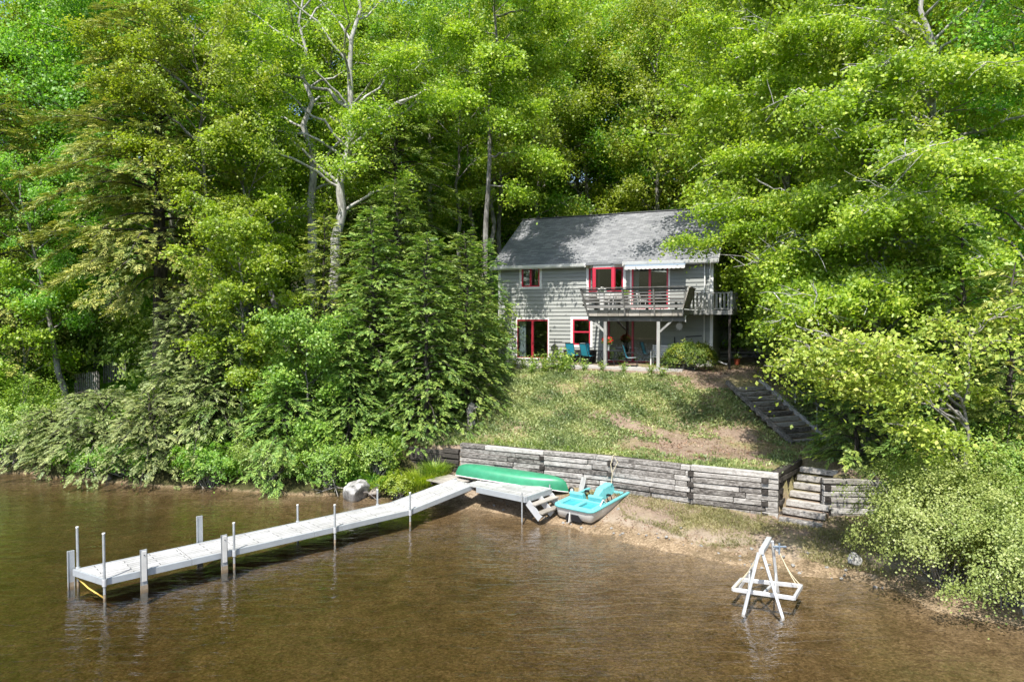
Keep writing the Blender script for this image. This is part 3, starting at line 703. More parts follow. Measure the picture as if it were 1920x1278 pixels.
def leafquads(C, N, S, asp=.6, fold=.12, rndv=None, droop=None):
    "rhombic leaves at centres C with normals N and length S"
    n = len(C); N = N / np.linalg.norm(N, axis=1, keepdims=True)
    if droop is None:
        A = rng.normal(size=(n, 3))
    else: A = droop
    A = A - N * np.sum(A * N, 1, keepdims=True); A /= np.linalg.norm(A, axis=1, keepdims=True) + 1e-9
    B = np.cross(N, A); S = np.asarray(S).reshape(-1, 1)
    V = np.empty((n, 4, 3), np.float32)
    V[:, 0] = C - A * S * .5; V[:, 1] = C + B * S * asp * .5 + N * S * fold; V[:, 2] = C + A * S * .5; V[:, 3] = C - B * S * asp * .5 + N * S * fold
    return V.reshape(-1, 3)
def leafmesh(name, V, r): 
    n = len(V) // 4; return raw_mesh(name, V, np.arange(n * 4).reshape(-1, 4), 4, r)
def blob_leaves(C0, rad, n, size, up_=.4, shell=.55, r=None, asp=.6):
    d = rng.normal(size=(n, 3)); d /= np.linalg.norm(d, axis=1, keepdims=True)
    k = shell + (1 - shell) * rng.random((n, 1)); C = np.asarray(C0) + d * k * np.asarray(rad)
    N = d * .6 + rng.normal(size=(n, 3)) * .6 + np.array((0, -.1, up_))
    return leafquads(C, N, size * rng.uniform(.6, 1.3, n), asp), rng.random(n) * .8 + .2 * k.ravel() * rng.random(n)

def potted(name, loc, label, leaf, flower, pr=.14, ph=.24, cr=.26, pot='white', nl=260, nf=60):
    t = empty(name, loc, 0, label, 'potted plant')
    MB().loft([[(r_ * math.cos(a * math.pi / 8), r_ * math.sin(a * math.pi / 8), z) for a in range(16)] for r_, z in ((pr * .7, 0), (pr, ph), (pr * 1.1, ph), (pr * 1.1, ph + .03), (pr * .8, ph + .03))]).build('pot', M[pot], t, smooth=True)
    V, r = blob_leaves((0, 0, ph + cr * .7), (cr, cr, cr * .75), nl, .09); link('foliage', leafmesh('foliage', V, r), M[leaf], t)
    if nf: V, r = blob_leaves((0, 0, ph + cr * .95), (cr * 1.05, cr * 1.05, cr * .75), nf, .085, .8, .85, asp=1); V = V[V.reshape(-1, 4, 3)[:, 0, 2].repeat(4) > ph + cr * .55]; link('blossoms', leafmesh('blossoms', V, rng.random(len(V) // 4)), M[flower], t)
    return t
potted('potted_plant', HW(4.55, 1.75, .727), 'red geraniums in a small pot on the round patio table', 'herb', 'flower_red', nl=300, nf=140)
potted('potted_plant', HW(4.95, 1.3, 2.63), 'round white flowers in a pot on the balcony in front of the bay window', 'herb', 'flower_white', ph=.75, cr=.2, nl=60, nf=260)
potted('potted_plant', HW(3.95, .7, 2.63), 'small potted plant with red blooms beside the upper sliding door', 'herb', 'flower_red', ph=.68, cr=.2, nf=30)

bx = MB(); bx.bb(-.75, .75, -.3, .3, 0, .62); bxo = empty('storage_box', HW(6.35, .4, 0), HA, 'dark brown storage box standing against the wall behind the chairs', 'storage box')
bx.build('body', M['timber_dark'], bxo); MB().bb(-.78, .78, -.33, .33, .625, .67).build('lid', M['timber_dark'], bxo)
be = empty('glider_bench', HW(1.9, .75, 0), HA, 'pale slatted glider bench in the shade under the walkway', 'bench')
m_ = MB(); 
for i in range(5): m_.bb(-.75, .75, -.2 + i * .1, -.12 + i * .1, .42, .45)
m_.build('seat', M['white'], be)
m_ = MB()
for i in range(5): m_.box((0, -.28 - i * .02, .52 + i * .1), (1.5, .025, .075))
m_.build('backrest', M['white'], be)
for x in (-.75, .75):
    m_ = MB(); m_.bb(x - .025, x + .025, -.32, -.26, 0, .98); m_.bb(x - .025, x + .025, .22, .28, 0, .65); m_.bb(x - .03, x + .03, -.3, .3, .65, .69); m_.build('armrest', M['white'], be)
ln = empty('hanging_lantern', HW(7.74, .1, .78), HA, 'small dark house shaped lantern hanging on the wall beside the left sliding door', 'lantern')
MB().prism([(-.14, -.2), (.14, -.2), (.17, .02), (0, .16), (-.17, .02)], .04, .24, 1).build('housing', M['dark'], ln)
MB().tube([(0, .14, .12), (0, .14, .38), (0, 0, .40)], .012, 6).bar((-.35, .03, .40), (.35, .03, .40), .02, .02).build('bracket', M['dark'], ln)
# balcony furniture
bt = empty('balcony_table', HW(3.9, 1.2, 2.627), HA, 'white oval table on the balcony seen through the railing', 'table')
MB().loft([[(.75 * math.cos(a * math.pi / 12), .42 * math.sin(a * math.pi / 12), z) for a in range(24)] for z in (.66, .70)]).build('tabletop', M['white'], bt)
for x, y in ((-.45, -.22), (.45, -.22), (-.45, .22), (.45, .22)): MB().tube([(x, y, .66), (x * 1.1, y * 1.1, 0)], .02, 6).build('leg', M['white'], bt)
def wire_chair(label, t, y, rz):
    o = empty('balcony_chair', HW(t, y, 2.627), HA + rz, label, 'chair', 'white wire chairs on the balcony')
    MB().tube([(.21 * math.cos(a * math.pi / 8), .21 * math.sin(a * math.pi / 8), .44) for a in range(17)], .014, 6).build('seat', M['white'], o, smooth=True)
    b = MB(); b.tube([(-.2, -.18, .44), (-.22, -.24, .75), (0, -.28, .92), (.22, -.24, .75), (.2, -.18, .44)], .014, 6)
    b.tube([(.1 * math.cos(a * math.pi / 8), -.25, .68 + .1 * math.sin(a * math.pi / 8)) for a in range(17)], .01, 5); b.build('backrest', M['white'], o, smooth=True)
    for x, q in ((-.17, -.17), (.17, -.17), (-.17, .17), (.17, .17)): MB().tube([(x, q, .44), (x * 1.2, q * 1.2, 0)], .012, 5).build('leg', M['white'], o)
    return o
wire_chair('white wire chair at the left end of the balcony table', 4.85, 1.1, R(-80)); wire_chair('white wire chair at the right end of the balcony table', 3.0, 1.2, R(85))
fc = empty('folding_chair', HW(2.35, 1.0, 2.627), HA + R(30), 'dark folding chair on the balcony in front of the upper door', 'chair')
MB().bb(-.22, .22, -.2, .2, .42, .45).build('seat', M['black'], fc); MB().bar((0, -.24, .6), (0, -.32, .88), .44, .03, up=(0, 1, 0)).build('backrest', M['black'], fc)
for x in (-.22, .22): MB().bar((x, .25, 0), (x, -.32, .88), .02, .03).build('leg', M['black'], fc); MB().bar((x, -.28, 0), (x, .2, .45), .02, .03).build('leg', M['black'], fc)

# ------------------------------------------------------------------ timber walls and steps
def timber_wall(name, pts, zb, zt, label, hd=.172, th=.2, ends=(), cat='retaining wall', m='timber', deadmen=()):
    "courses of weathered beams along a line; zb, zt heights at both ends"
    root = empty(name, (pts[0][0], pts[0][1], 0), 0, label, cat)
    P_ = np.array(pts, float); seg = np.linalg.norm(np.diff(P_, axis=0), axis=1); cum = np.concatenate([[0], np.cumsum(seg)]); L = cum[-1]
    def at(s): return np.array((np.interp(s, cum, P_[:, 0]), np.interp(s, cum, P_[:, 1])))
    mb = MB(); dm = MB(); o0 = P_[0]
    nc = int(round((max(zt) - min(zb)) / hd)) + 1
    for c in range(nc):
        s = -random.uniform(0, .5)
        while s < L:
            l = random.uniform(1.3, 2.7); a = max(s, 0); b = min(s + l, L)
            if b - a > .12:
                # keep a beam inside one straight run
                for k in cum[1:-1]:
                    if a < k < b: b = k if k - a > .3 else b
                for d_ in deadmen:
                    if a < d_ - .15 and b > d_ - .15 and c % 2 == 1 or (a < d_ + .15 < b and a > d_ - .15): b = d_ - .1 if a < d_ - .2 else b
                pa, pb = at(a), at(b); mid = (pa + pb) / 2; f = (a + b) / 2 / L
                top = zt[0] + (zt[1] - zt[0]) * f; z = top - (c + .5) * hd
                if z + hd / 2 > zb[0] + (zb[1] - zb[0]) * f - .12:
                    ang = math.atan2(pb[1] - pa[1], pb[0] - pa[0])
                    out = random.uniform(-.03, .03)
                    nrm = np.array((math.sin(ang), -math.cos(ang)))
                    mb.box((mid[0] - o0[0] + nrm[0] * out, mid[1] - o0[1] + nrm[1] * out, z + random.uniform(-.008, .008)), (np.linalg.norm(pb - pa) - .02, th, hd - random.uniform(.012, .035)), ang, .009, random.uniform(-.008, .008))
            s = b if b > s + .1 else s + l
    # dark fill behind the joints
    for i in range(len(P_) - 1):
        a, b = P_[i] - o0, P_[i + 1] - o0; ang = math.atan2(b[1] - a[1], b[0] - a[0]); nrm = np.array((-math.sin(ang), math.cos(ang))) * .12
        f = cum[i] / L; mid = (a + b) / 2 + nrm
        dm.box((mid[0], mid[1], (zt[0] + zb[0]) / 2 - .06), (np.linalg.norm(b - a), .08, zt[0] - zb[0] + .1), ang, r=0)
    dm.build('backing', M['timber_dark'], root)
    mb.build('beams', M[m], root, bevel=.012)
    for d_ in deadmen:
        e = MB(); p = at(d_); k = int(np.searchsorted(cum, d_) - 1); k = max(0, min(k, len(P_) - 2)); v = P_[k + 1] - P_[k]; ang = math.atan2(v[1], v[0])
        nrm = np.array((math.sin(ang), -math.cos(ang)))
        for c in range(1, nc - 1, 2):
            top = zt[0] + (zt[1] - zt[0]) * d_ / L; z = top - (c + .5) * hd
            if z > zb[0] - .05: e.box((p[0] - o0[0] + nrm[0] * .05, p[1] - o0[1] + nrm[1] * .05, z), (.17, .2, hd - .03), ang, .012, r=random.random())
        e.build('tie_end', M['timber_dark'], root)
    return root
timber_wall('retaining_wall', WALL, (.35, .35), (1.84, 1.84), 'long weathered grey timber retaining wall behind the canoe and pedal boat', deadmen=(3.35, 5.8, 8.55, 10.75))
timber_wall('retaining_wall', [(-3.95, 26.3), (-1.95, 25.42)], (.45, .4), (1.45, 1.6), 'short stepped timber wall in the shade left of the canoe', m='timber_dark')  # the shade on this stretch is put into its darker timber colour
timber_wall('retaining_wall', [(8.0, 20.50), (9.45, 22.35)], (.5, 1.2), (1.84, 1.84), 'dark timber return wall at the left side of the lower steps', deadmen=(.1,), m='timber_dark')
timber_wall('retaining_wall', [(9.2, 20.1), (13.2, 19.75)], (.4, .4), (1.72, 1.72), 'timber retaining wall right of the lower steps, half behind the big bush', deadmen=(.12,))
timber_wall('retaining_wall', [(9.9, 34.9), (12.0, 34.7), (13.5, 33.6)], (4.1, 4.1), (5.02, 5.02), 'low timber wall at the top of the lawn beside the house corner')
# lower steps
ls = empty('timber_steps', (7.95, 20.2, 0), 0, 'lower flight of wide timber and earth steps between the two retaining walls', 'steps')
d = np.array((1.6, 2.1)); Ld = np.linalg.norm(d); d /= Ld; qn = np.array((d[1], -d[0])); ang = math.atan2(qn[1], qn[0])
for i in range(7):
    s = -.1 + i * Ld / 7; p = d * s + qn * .66
    MB().box((p[0], p[1], .50 + i * .185), (1.2, .17, .17), ang, .012).build('step_beam', M['timber'], ls, bevel=.01)
    tr_ = MB().box((p[0] + d[0] * .22, p[1] + d[1] * .22, .47 + i * .185), (1.18, .30, .16), ang, .006); tr_.build('tread', M['ground'], ls)
# upper steps
us = empty('timber_steps', (10.95, 25.2, 1.9), 0, 'upper flight of timber steps climbing the bank to the lawn, handrail at its right', 'steps')
n = 11
v0 = np.array((10.95, 25.2)); v1 = np.array((9.72, 28.4)); dv = v1 - v0; Lv = np.linalg.norm(dv); dv /= Lv; qv = np.array((dv[1], -dv[0])); angv = math.atan2(qv[1], qv[0])
for i in range(n):
    p = dv * (Lv * i / n)
    MB().box((p[0], p[1], .02 + i * 1.82 / n), (1.5, .13, .15), angv, .014, random.uniform(-.02, .02)).build('step_beam', M['timber'], us, bevel=.01)
    MB().box((p[0] + dv[0] * .2, p[1] + dv[1] * .2, .01 + i * 1.82 / n), (1.46, .28, .12), angv, .01).build('tread', M['tread'], us)
for sd in (-1, 1):
    a = np.array((*(qv * .85 * sd - dv * .2), .02)); b = np.array((*(qv * .85 * sd + dv * (Lv + .1)), 1.95))
    MB().bar(a, b, .14, .17).build('side_beam', M['timber'], us, bevel=.01)
hr = empty('handrail', (11.9, 26.0, 2.2), 0, 'thin galvanised pipe handrail along the right of the upper steps', 'handrail')
pts = [P(1532, 800, 25.6), P(1491, 772, 27.2)]; tops = [P(1532, 762, 25.6), P(1491, 727, 27.2)]
o3 = np.array((11.9, 26.0, 2.2))
for b_, t_ in zip(pts, tops): MB().tube([b_ - o3 - (0, 0, .35), t_ - o3], .02, 8).build('post', M['galv'], hr, smooth=True)
MB().tube([P(1486, 722, 27.4) - o3, P(1556, 775, 24.9) - o3], .022, 8).build('rail', M['galv'], hr, smooth=True)

# ------------------------------------------------------------------ dock
def box_between(mb, a, b, wd, z0, z1, side=0):
    pass
nearE = np.array((-9.40, 15.62)); nearK = np.array((-3.18, 21.36)); e1 = nearK - nearE; Ldk = np.linalg.norm(e1); e1 /= Ldk; f1 = np.array((-e1[1], e1[0]))
DA = math.atan2(e1[1], e1[0]); DW = 1.22
L2 = 2.55
dk = empty('dock', (*nearE, 0), DA, 'long white dock reaching from the beach far out over the lake', 'dock')
secs = [(0, 1.9), (1.9, 5.2), (5.2, Ldk)]
SK = -.40      # the outer end runs slightly askew
MB().prism([(.0, .05), (1.888, .05), (1.888, DW - .05), (SK, DW - .05)], .385, .42).build('deck', M['dock'], dk)
for a, b in secs[1:]:
    MB().bb(a + .012, b - .012, .05, DW - .05, .385, .42).build('deck', M['dock'], dk)
def rampz(x): return .42 + max(0, x - Ldk) / L2 * .38
mb = MB(); a, b = Ldk, Ldk + L2
V = [(x, y, rampz(x) - h) for x in (a + .01, b) for y, h in ((.05, 0), (DW - .05, 0), (DW - .05, .035), (.05, .035))]
mb.add(V, ((0, 1, 2, 3), (7, 6, 5, 4), (0, 4, 5, 1), (1, 5, 6, 2), (2, 6, 7, 3), (3, 7, 4, 0))).build('deck', M['dock'], dk)
fr = MB()
for y in (.025, DW - .025):
    for a, b in secs: fr.bb((a if a > 0 or y < .5 else SK) + .004, b - .004, y - .025, y + .025, .27, .425)
    fr.bar((Ldk, y, .348), (Ldk + L2 - (.0 if y < .5 else -.2), y, .725), .05, .155)
fr.bar((-.02, -.0, .3475), (SK - .02, DW, .3475), .05, .155)
fr.bb(Ldk - .1, Ldk + .02, .06, DW - .06, .27, .38)
for x in np.arange(.8, Ldk, .8): fr.bb(x - .02, x + .02, .06, DW - .06, .29, .38)
fr.build('frame', M['dockfront'], dk, bevel=.004)
# platform and steps, square to the beach wall
pc = np.array((-1.19, 22.75)); pe = np.array((.42, 21.46)); ev = pe - pc; ang = math.atan2(ev[1], ev[0])
pl = empty('dock_platform', (*pc, 0), ang, 'white landing platform joining the dock to the beach beside the canoe', 'dock platform')
PW = 1.42; PL = np.linalg.norm(ev)
MB().bb(-.62, PL - .03, .05, PW, .765, .80).build('deck', M['dock'], pl)
fr = MB(); fr.bb(-.02, PL, -.0, .045, .62, .805); fr.bb(-.6, PL, PW, PW + .045, .62, .805); fr.bb(PL - .03, PL + .02, .05, PW, .62, .805); fr.build('frame', M['dockfront'], pl, bevel=.004)
for x, y in ((PL - .1, -.04), (-.4, PW + .1), (PL - .12, PW + .08), (PL * .4, PW + .08)):
    MB().tube([(x, y, 0), (x, y, .93 if y < 0 else .9)], .024, 10).build('pipe_leg', M['galv'], pl, smooth=True)
stp = MB(); 
for i, (x, z) in enumerate(((PL + .22, .60), (PL + .50, .38))): MB().bb(x - .13, x + .13, .08, PW - .05, z - .05, z).build('tread', M['plank'], pl, bevel=.008)
for y in (.1, .75, PW - .08): MB().bar((PL + .02, y, .62), (PL + .52, y, .18), .045, .22).build('stringer', M['alu'], pl)
def pipe(px, pyt, s, side, label, zt=None):
    "mooring pipe: s metres along the dock, side 0 near / 1 far"
    y = -.06 if side == 0 else DW + .06
    base = nearE + e1 * s + f1 * y
    x_, y_ = base; r = ray(px, pyt)
    z = CH + r[2] * y_ / r[1] if zt is None else zt
    t = MB(); zb = min(-.2, gz(x_, y_) - .1)
    t.tube([(x_, y_, zb), (x_, y_, z)], .030, 12)
    ob = empty('dock_pipe', (x_, y_, 0), 0, label, 'dock pipe', 'pipe posts holding the dock')
    t.build('pipe', M['galv'], ob, smooth=True, loc=None).location = (-x_, -y_, 0)
    MB().tube([(0, 0, z), (0, 0, z + .03)], .034, 12).build('cap', M['white'], ob, smooth=True)
    MB().tube([(0, 0, -.08), (0, 0, .09)], .0312, 12).build('waterline', M['stain'], ob, smooth=True)
    MB().tube([(0, 0, .28), (0, 0, .44)], .05, 12).build('sleeve', M['alu'], ob, smooth=True)
    return ob
def along(px, py, side):
    g = G(px, py, .42)[:2] - nearE; return float(g @ e1)
pipe(193, 1001, -.04, 0, 'tall pipe post at the near corner of the dock\'s outer end')
pipe(147, 989, -.32, 1, 'tall pipe post at the far corner of the dock\'s outer end')
pipe(436, 981, along(436, 1030, 0), 0, 'pipe post beside the flat post on the dock\'s near edge')
pipe(623, 947, along(623, 987, 0), 0, 'near one of the two pipe posts halfway along the dock')
pipe(573, 947, along(573, 984, 1), 1, 'far one of the two pipe posts halfway along the dock')
pipe(771, 924, along(771, 958, 0), 0, 'pipe post at the near edge where the dock ramp begins')
pipe(723, 918, along(723, 951, 1), 1, 'pipe post at the far edge where the dock ramp begins')
def flat(s, side, zt, label, n=1):
    y = -.09 if side == 0 else DW + .09
    ob = empty('dock_bumper', (*(nearE + e1 * s + f1 * y), 0), DA, label, 'dock bumper post', 'flat bumper posts bolted to the dock')
    mb = MB(); sg = -1 if side == 0 else 1
    mb.bb(-.075, .075, -.02, .02, -.28, zt); mb.bb(-.075, -.055, -.02, .04 * -sg + .0, -.28, zt); mb.bb(.055, .075, -.02, .04 * -sg, -.28, zt)
    mb.build('channel', M['galv'], ob, bevel=.003)
    MB().bb(-.077, .077, -.022, .022, -.1, .10).build('waterline', M['stain'], ob)
    MB().bb(-.05, .05, .02 * sg, .045 * sg, .2, zt - .03).build('fender', M['whitedirty'], ob)
    MB().tube([(0, .0, zt - .12), (0, .06 * sg, zt - .12)], .012, 8).build('bolt', M['black'], ob)
flat(along(271, 1072, 0), 0, .95, 'single flat metal post on the near edge near the dock\'s outer end')
flat(along(421, 1037, 0), 0, .90, 'flat metal post on the near edge standing beside a pipe')
flat(along(383, 1021, 1), 1, 1.12, 'flat metal post standing alone on the dock\'s far edge')
flat(-.46, 1, .86, 'flat metal post at the far corner of the dock\'s outer end')
for px, py in ((193, 1086), (436, 1030), (623, 987), (771, 957)):
    pass
rp = MB(); a = np.array((*(nearE + f1 * (DW + .02) + e1 * -.35), .20)); b = np.array((*(nearE + f1 * .02 + e1 * .0), -.06))
rp.tube([a, a * .6 + b * .4 + (0, 0, -.05), b], .018, 6); tag(rp.build('rope', M['yrope'], smooth=True), 'yellow rope hanging into the water at the outer end of the dock', 'rope')
# plank walkway left of the platform
pw = empty('plank_walk', (*G(845, 900, .72)[:2], .72), ang, 'old grey plank walkway between the dock platform and the shore grass', 'plank walk')
for i in range(6): MB().box((-.05 + random.uniform(-.03, .03), -.45 + i * .19, 0), (1.25, .17, .035), 0, .006).build('plank', M['plank'], pw)
MB().bb(-.5, -.42, -.5, .6, -.12, -.02).bb(.42, .5, -.5, .6, -.12, -.02).build('bearer', M['timber_dark'], pw)

# ------------------------------------------------------------------ canoe, keel up
def canoe():
    a = np.array((-2.02, 24.42, .93)); b = np.array((1.90, 22.88, .70)); c = (a + b) / 2; L = np.linalg.norm(b - a); dr = (b - a) / L
    ob = empty('canoe', c, math.atan2(dr[1], dr[0]), 'green canoe lying keel up beside the dock platform, white gunwale', 'canoe')
    ob.rotation_euler = (0, -math.asin(dr[2]), ob.rotation_euler[2])
    H, W = .38, .42; rings = []; N = 40; K = 20; gl = []
    for i in range(N + 1):
        s = -1 + 2 * i / N; x = s * L / 2
        wv = W * max(1 - abs(s) ** 2.6, 0) ** .8 + .006
        kz = H * max(1 - abs(s) ** 9, 0) ** .5 + .004       # keel line
        gzv = -.09 * abs(s) ** 3.2                          # gunwale line sags to the tips
        ring = []
        for k in range(K + 1):
            th = math.pi * k / K; cx_, sy_ = math.cos(th), math.sin(th)
            ring.append((x * (1 - .0 * sy_), wv * math.copysign(abs(cx_) ** .75, cx_), gzv + (kz - gzv) * abs(sy_) ** .62))
        rings.append(ring); gl.append((x, wv, gzv))
    MB().loft(rings, closed=False, cap=False).build('hull', M['green_canoe'], ob, smooth=True)
    g = MB()
    for sg in (1, -1):
        g.tube([(x, sg * (y + .006), z) for x, y, z in gl], .017, 6)
    g.build('gunwale', M['white'], ob, smooth=True)
    for x in (-.75, .75): MB().bb(x - .1, x + .1, -.36, .36, .02, .05).build('seat', M['plank'], ob)
    # tips: two sawhorse-like battens under it
    q = MB(); q.tube([(-.95, -.4, -.03), (-.95, .4, -.03)], .03, 6); q.tube([(1.1, -.36, -.05), (1.1, .36, -.05)], .03, 6); q.build('cross_thwart', M['plank'], ob)
canoe()

# ------------------------------------------------------------------ pedal boat
def pedal_boat():
    st = (G(1046, 964, .2) + G(1102, 983, .2)) / 2; bow = np.array((3.62, 23.2, .0)); d = bow[:2] - st[:2]; L = 2.62; d /= np.linalg.norm(d)
    c = st[:2] + d * L / 2; z0 = .24
    ob = empty('pedal_boat', (*c, z0), math.atan2(d[1], d[0]), 'turquoise and cream two seat pedal boat pulled up on the sand', 'pedal boat')
    ob.rotation_euler = (0, R(-4), ob.rotation_euler[2])
    W = .74
    def outline(gr, z, n=6, rr=.22):
        pts = []; hx, hy = L / 2 + gr, W + gr; rr = rr + gr
        for cx_, cy_, a0 in ((hx - rr * 1.5, hy - rr, 0), (-hx + rr, hy - rr, 90), (-hx + rr, -hy + rr, 180), (hx - rr * 1.5, -hy + rr, 270)):
            for k in range(n + 1):
                a = R(a0 + 90 * k / n); ex = 1.5 if cx_ > 0 else 1
                x = cx_ + rr * ex * math.cos(a)
                taper = 1 - .10 * max(0, (x - hx * .3) / hx)
                pts.append((x, (cy_ + rr * math.sin(a)) * taper, z))
        return pts
    MB().loft([outline(-.14, 0), outline(-.07, .06), outline(-.03, .26), outline(-.02, .36)], cap=False).prism([(p[0], p[1]) for p in outline(-.139, 0)], .0, .02).build('hull', M['whitedirty'], ob, smooth=True)
    # turquoise rim and deck with an open foot well
    R_ = [outline(-.03, .355), outline(.02, .355), outline(.03, .39), outline(.015, .425), outline(-.05, .43), outline(-.08, .40)]
    MB().loft(R_, cap=False).build('rim', M['turq'], ob, smooth=True)
    MB().prism([(p[0], p[1]) for p in outline(-.07, 0)], .15, .20).build('well_floor', M['turq_d'], ob)
    MB().loft([outline(-.09, .19), outline(-.075, .42)], cap=False).build('liner', M['turq'], ob, smooth=True)
    dk_ = MB()
    hx = L / 2 - .075; hy = W - .075
    # stern deck frame round two sunken seats
    dk_.bb(-hx + .02, -hx + .14, -hy + .06, hy - .06, .2, .43); dk_.bb(-hx + .66, -hx + .80, -hy, hy, .2, .46)
    for y0, y1 in ((-hy, -hy + .11), (-.07, .07), (hy - .11, hy)): dk_.bb(-hx + .10, -hx + .66, y0, y1, .2, .44)
    dk_.bb(hx - .40, hx - .04, -hy + .16, hy - .16, .2, .405)
    dk_.build('deck', M['turq'], ob, bevel=.02)
    for y in (-.36, .36):
        MB().bb(-hx + .14, -hx + .66, y - .25, y + .25, .2, .375).build('seat', M['turq_d'], ob, bevel=.01)
        MB().prism([(-hx + .70, .43), (-hx + .66, .62), (-hx + .72, .65), (-hx + .84, .62), (-hx + .92, .43)], y - .26, y + .26, 1).build('backrest', M['turq'], ob, bevel=.02)
    # centre console up to the bow
    MB().loft([[(x, -w_, .2), (x, w_, .2), (x, w_ * .62, h), (x, -w_ * .62, h)] for x, w_, h in ((-hx + .92, .10, .42), (-hx + 1.3, .15, .46), (-hx + 1.55, .2, .62), (hx - .35, .23, .66), (hx - .08, .2, .5))]).build('console', M['turq'], ob, bevel=.02)
    for y in (-.42, .42):
        MB().tube([(-hx + 1.45, y - .2, .34), (-hx + 1.45, y - .1, .34), (-hx + 1.38, y - .1, .5), (-hx + 1.38, y + .06, .5), (-hx + 1.45, y + .08, .34), (-hx + 1.55, y + .09, .22), (-hx + 1.55, y + .2, .22)], .018, 8).build('pedal_crank', M['black'], ob, smooth=True)
        MB().bb(-hx + 1.33, -hx + 1.43, y - .08, y + .04, .48, .53).build('pedal', M['black'], ob)
        MB().bb(-hx + 1.5, -hx + 1.6, y + .08, y + .18, .205, .25).build('pedal', M['black'], ob)
    MB().tube([(-hx + .5, -hy + .02, .40), (-hx + .72, -hy + .02, .56), (-hx + .88, -hy + .02, .42)], .02, 8).build('steering_handle', M['white'], ob, smooth=True)
    MB().prism([(-.30, .0), (.30, .0), (.2, .2), (-.2, .2)], -L / 2 - .0, -L / 2 + .15, 0).build('recess_shade', M['black'], ob)  # solid black block painted in for the shade inside the rudder hollow
    MB().prism([(-L / 2 - .10, -.03), (-L / 2 + .06, -.03), (-L / 2 + .0, .26), (-L / 2 - .03, .28)], .06, .09, 1).build('rudder', M['whitedirty'], ob)
pedal_boat()
bd = MB().box((0, 0, .28), (.17, .03, .56), 0, .003); o = bd.build('board', M['post']); a = G(1088, 925, .55); o.location = a; o.rotation_euler = (R(-14), R(9), R(-25))
tag(o, 'short pale board leaning on the timber wall behind the pedal boat', 'board')
tw = empty('trailer_wheel', G(1071, 918, .75), R(30), 'small white launching wheel between the canoe tip and the timber wall', 'wheel')
MB().tube([(.0, -.03, 0), (0, .03, 0)], .10, 16).build('tyre', M['black'], tw, smooth=True); MB().tube([(.0, -.04, 0), (0, .04, 0)], .06, 16).build('rim', M['white'], tw, smooth=True)
rp = MB(); A_ = P(1150, 852, 22.62); rp.tube([A_, P(1145, 870, 22.58), P(1148, 888, 22.55), P(1146, 906, 22.5)], .012, 6); rp.tube([A_, P(1158, 866, 22.58), P(1149, 884, 22.55)], .010, 6)
tag(rp.build('mooring_rope', M['rope'], smooth=True), 'pale mooring rope hanging down the timber wall behind the pedal boat', 'rope')

# ------------------------------------------------------------------ boat hoist standing in the shallows
def hoist():
    c = np.array((5.75, 15.4, 0)); ob = empty('boat_hoist', c, 0, 'white aluminium boat hoist on four splayed legs standing in the shallow water', 'boat hoist')
    FT = P(1424, 1035, 14.95) - c; RT = P(1443, 1016, 15.75) - c; RT[2] = FT[2]
    legs = [(FT + (-.02, 0, 0), G(1394, 1150, 0) - c), (FT + (.06, 0, 0), G(1467, 1156, 0) - c), (RT + (-.04, 0, 0), np.array((-.28, .78, 0))), (RT + (.06, 0, 0), np.array((.52, .52, 0)))]
    for t, b in legs:
        e = b + (b - t) * .05; MB().bar(t, e, .062, .045, up=(0, 1, 0)).build('leg', M['alu'], ob, bevel=.004)
    MB().bar(FT + (.02, -.05, .02), RT + (.02, .08, .02), .11, .10).build('top_beam', M['alu'], ob, bevel=.005)
    z = .32; cr = [G(1374, 1104, z) - c, G(1489, 1121, z) - c, G(1503, 1098, z) - c, G(1390, 1086, z) - c]
    fr = MB()
    for i in range(4): fr.bar(cr[i], cr[(i + 1) % 4], .06, .085)
    fr.build('cradle', M['alu'], ob, bevel=.004)
    br = MB(); br.bar(cr[0] * .5 + cr[1] * .5, cr[2] * .55 + cr[3] * .45, .05, .05); 
    br.bar(legs[0][0] * .35 + legs[0][1] * .65, legs[2][0] * .35 + legs[2][1] * .65, .04, .04); br.bar(legs[1][0] * .35 + legs[1][1] * .65, legs[3][0] * .35 + legs[3][1] * .65, .04, .04)
    br.build('cross_bar', M['alu'], ob)
    br = MB().bar(legs[0][0] * .55 + legs[0][1] * .45 + (.02, .1, 0), legs[2][0] * .4 + legs[2][1] * .6, .03, .02); br.build('strap', M['black'], ob)
    wv = RT + (.16, -.05, -.16)
    MB().tube([wv + (0, -.05, 0), wv + (0, .05, 0)], .06, 14).build('winch_drum', M['alu'], ob, smooth=True)
    MB().tube([wv + (-.12, -.07, .06), wv + (.18, -.07, .06)], .02, 8).tube([wv + (.02, -.07, -.12), wv + (.02, -.07, .14)], .02, 8).build('winch_handle', M['awning'], ob, smooth=True)
    def sag(a, b, s): return [a + (b - a) * k + np.array((0, 0, -s * math.sin(math.pi * k))) for k in np.linspace(0, 1, 9)]
    for q in (sag(wv, cr[2], .10), sag(wv + (0, -.03, 0), cr[1] * .3 + cr[2] * .7, .05), sag(FT + (-.05, 0, -.1), cr[0], .08), sag(RT + (-.06, 0, -.1), cr[3], .04)): MB().tube(q, .010, 6).build('cable', M['rope'], ob, smooth=True)
hoist()

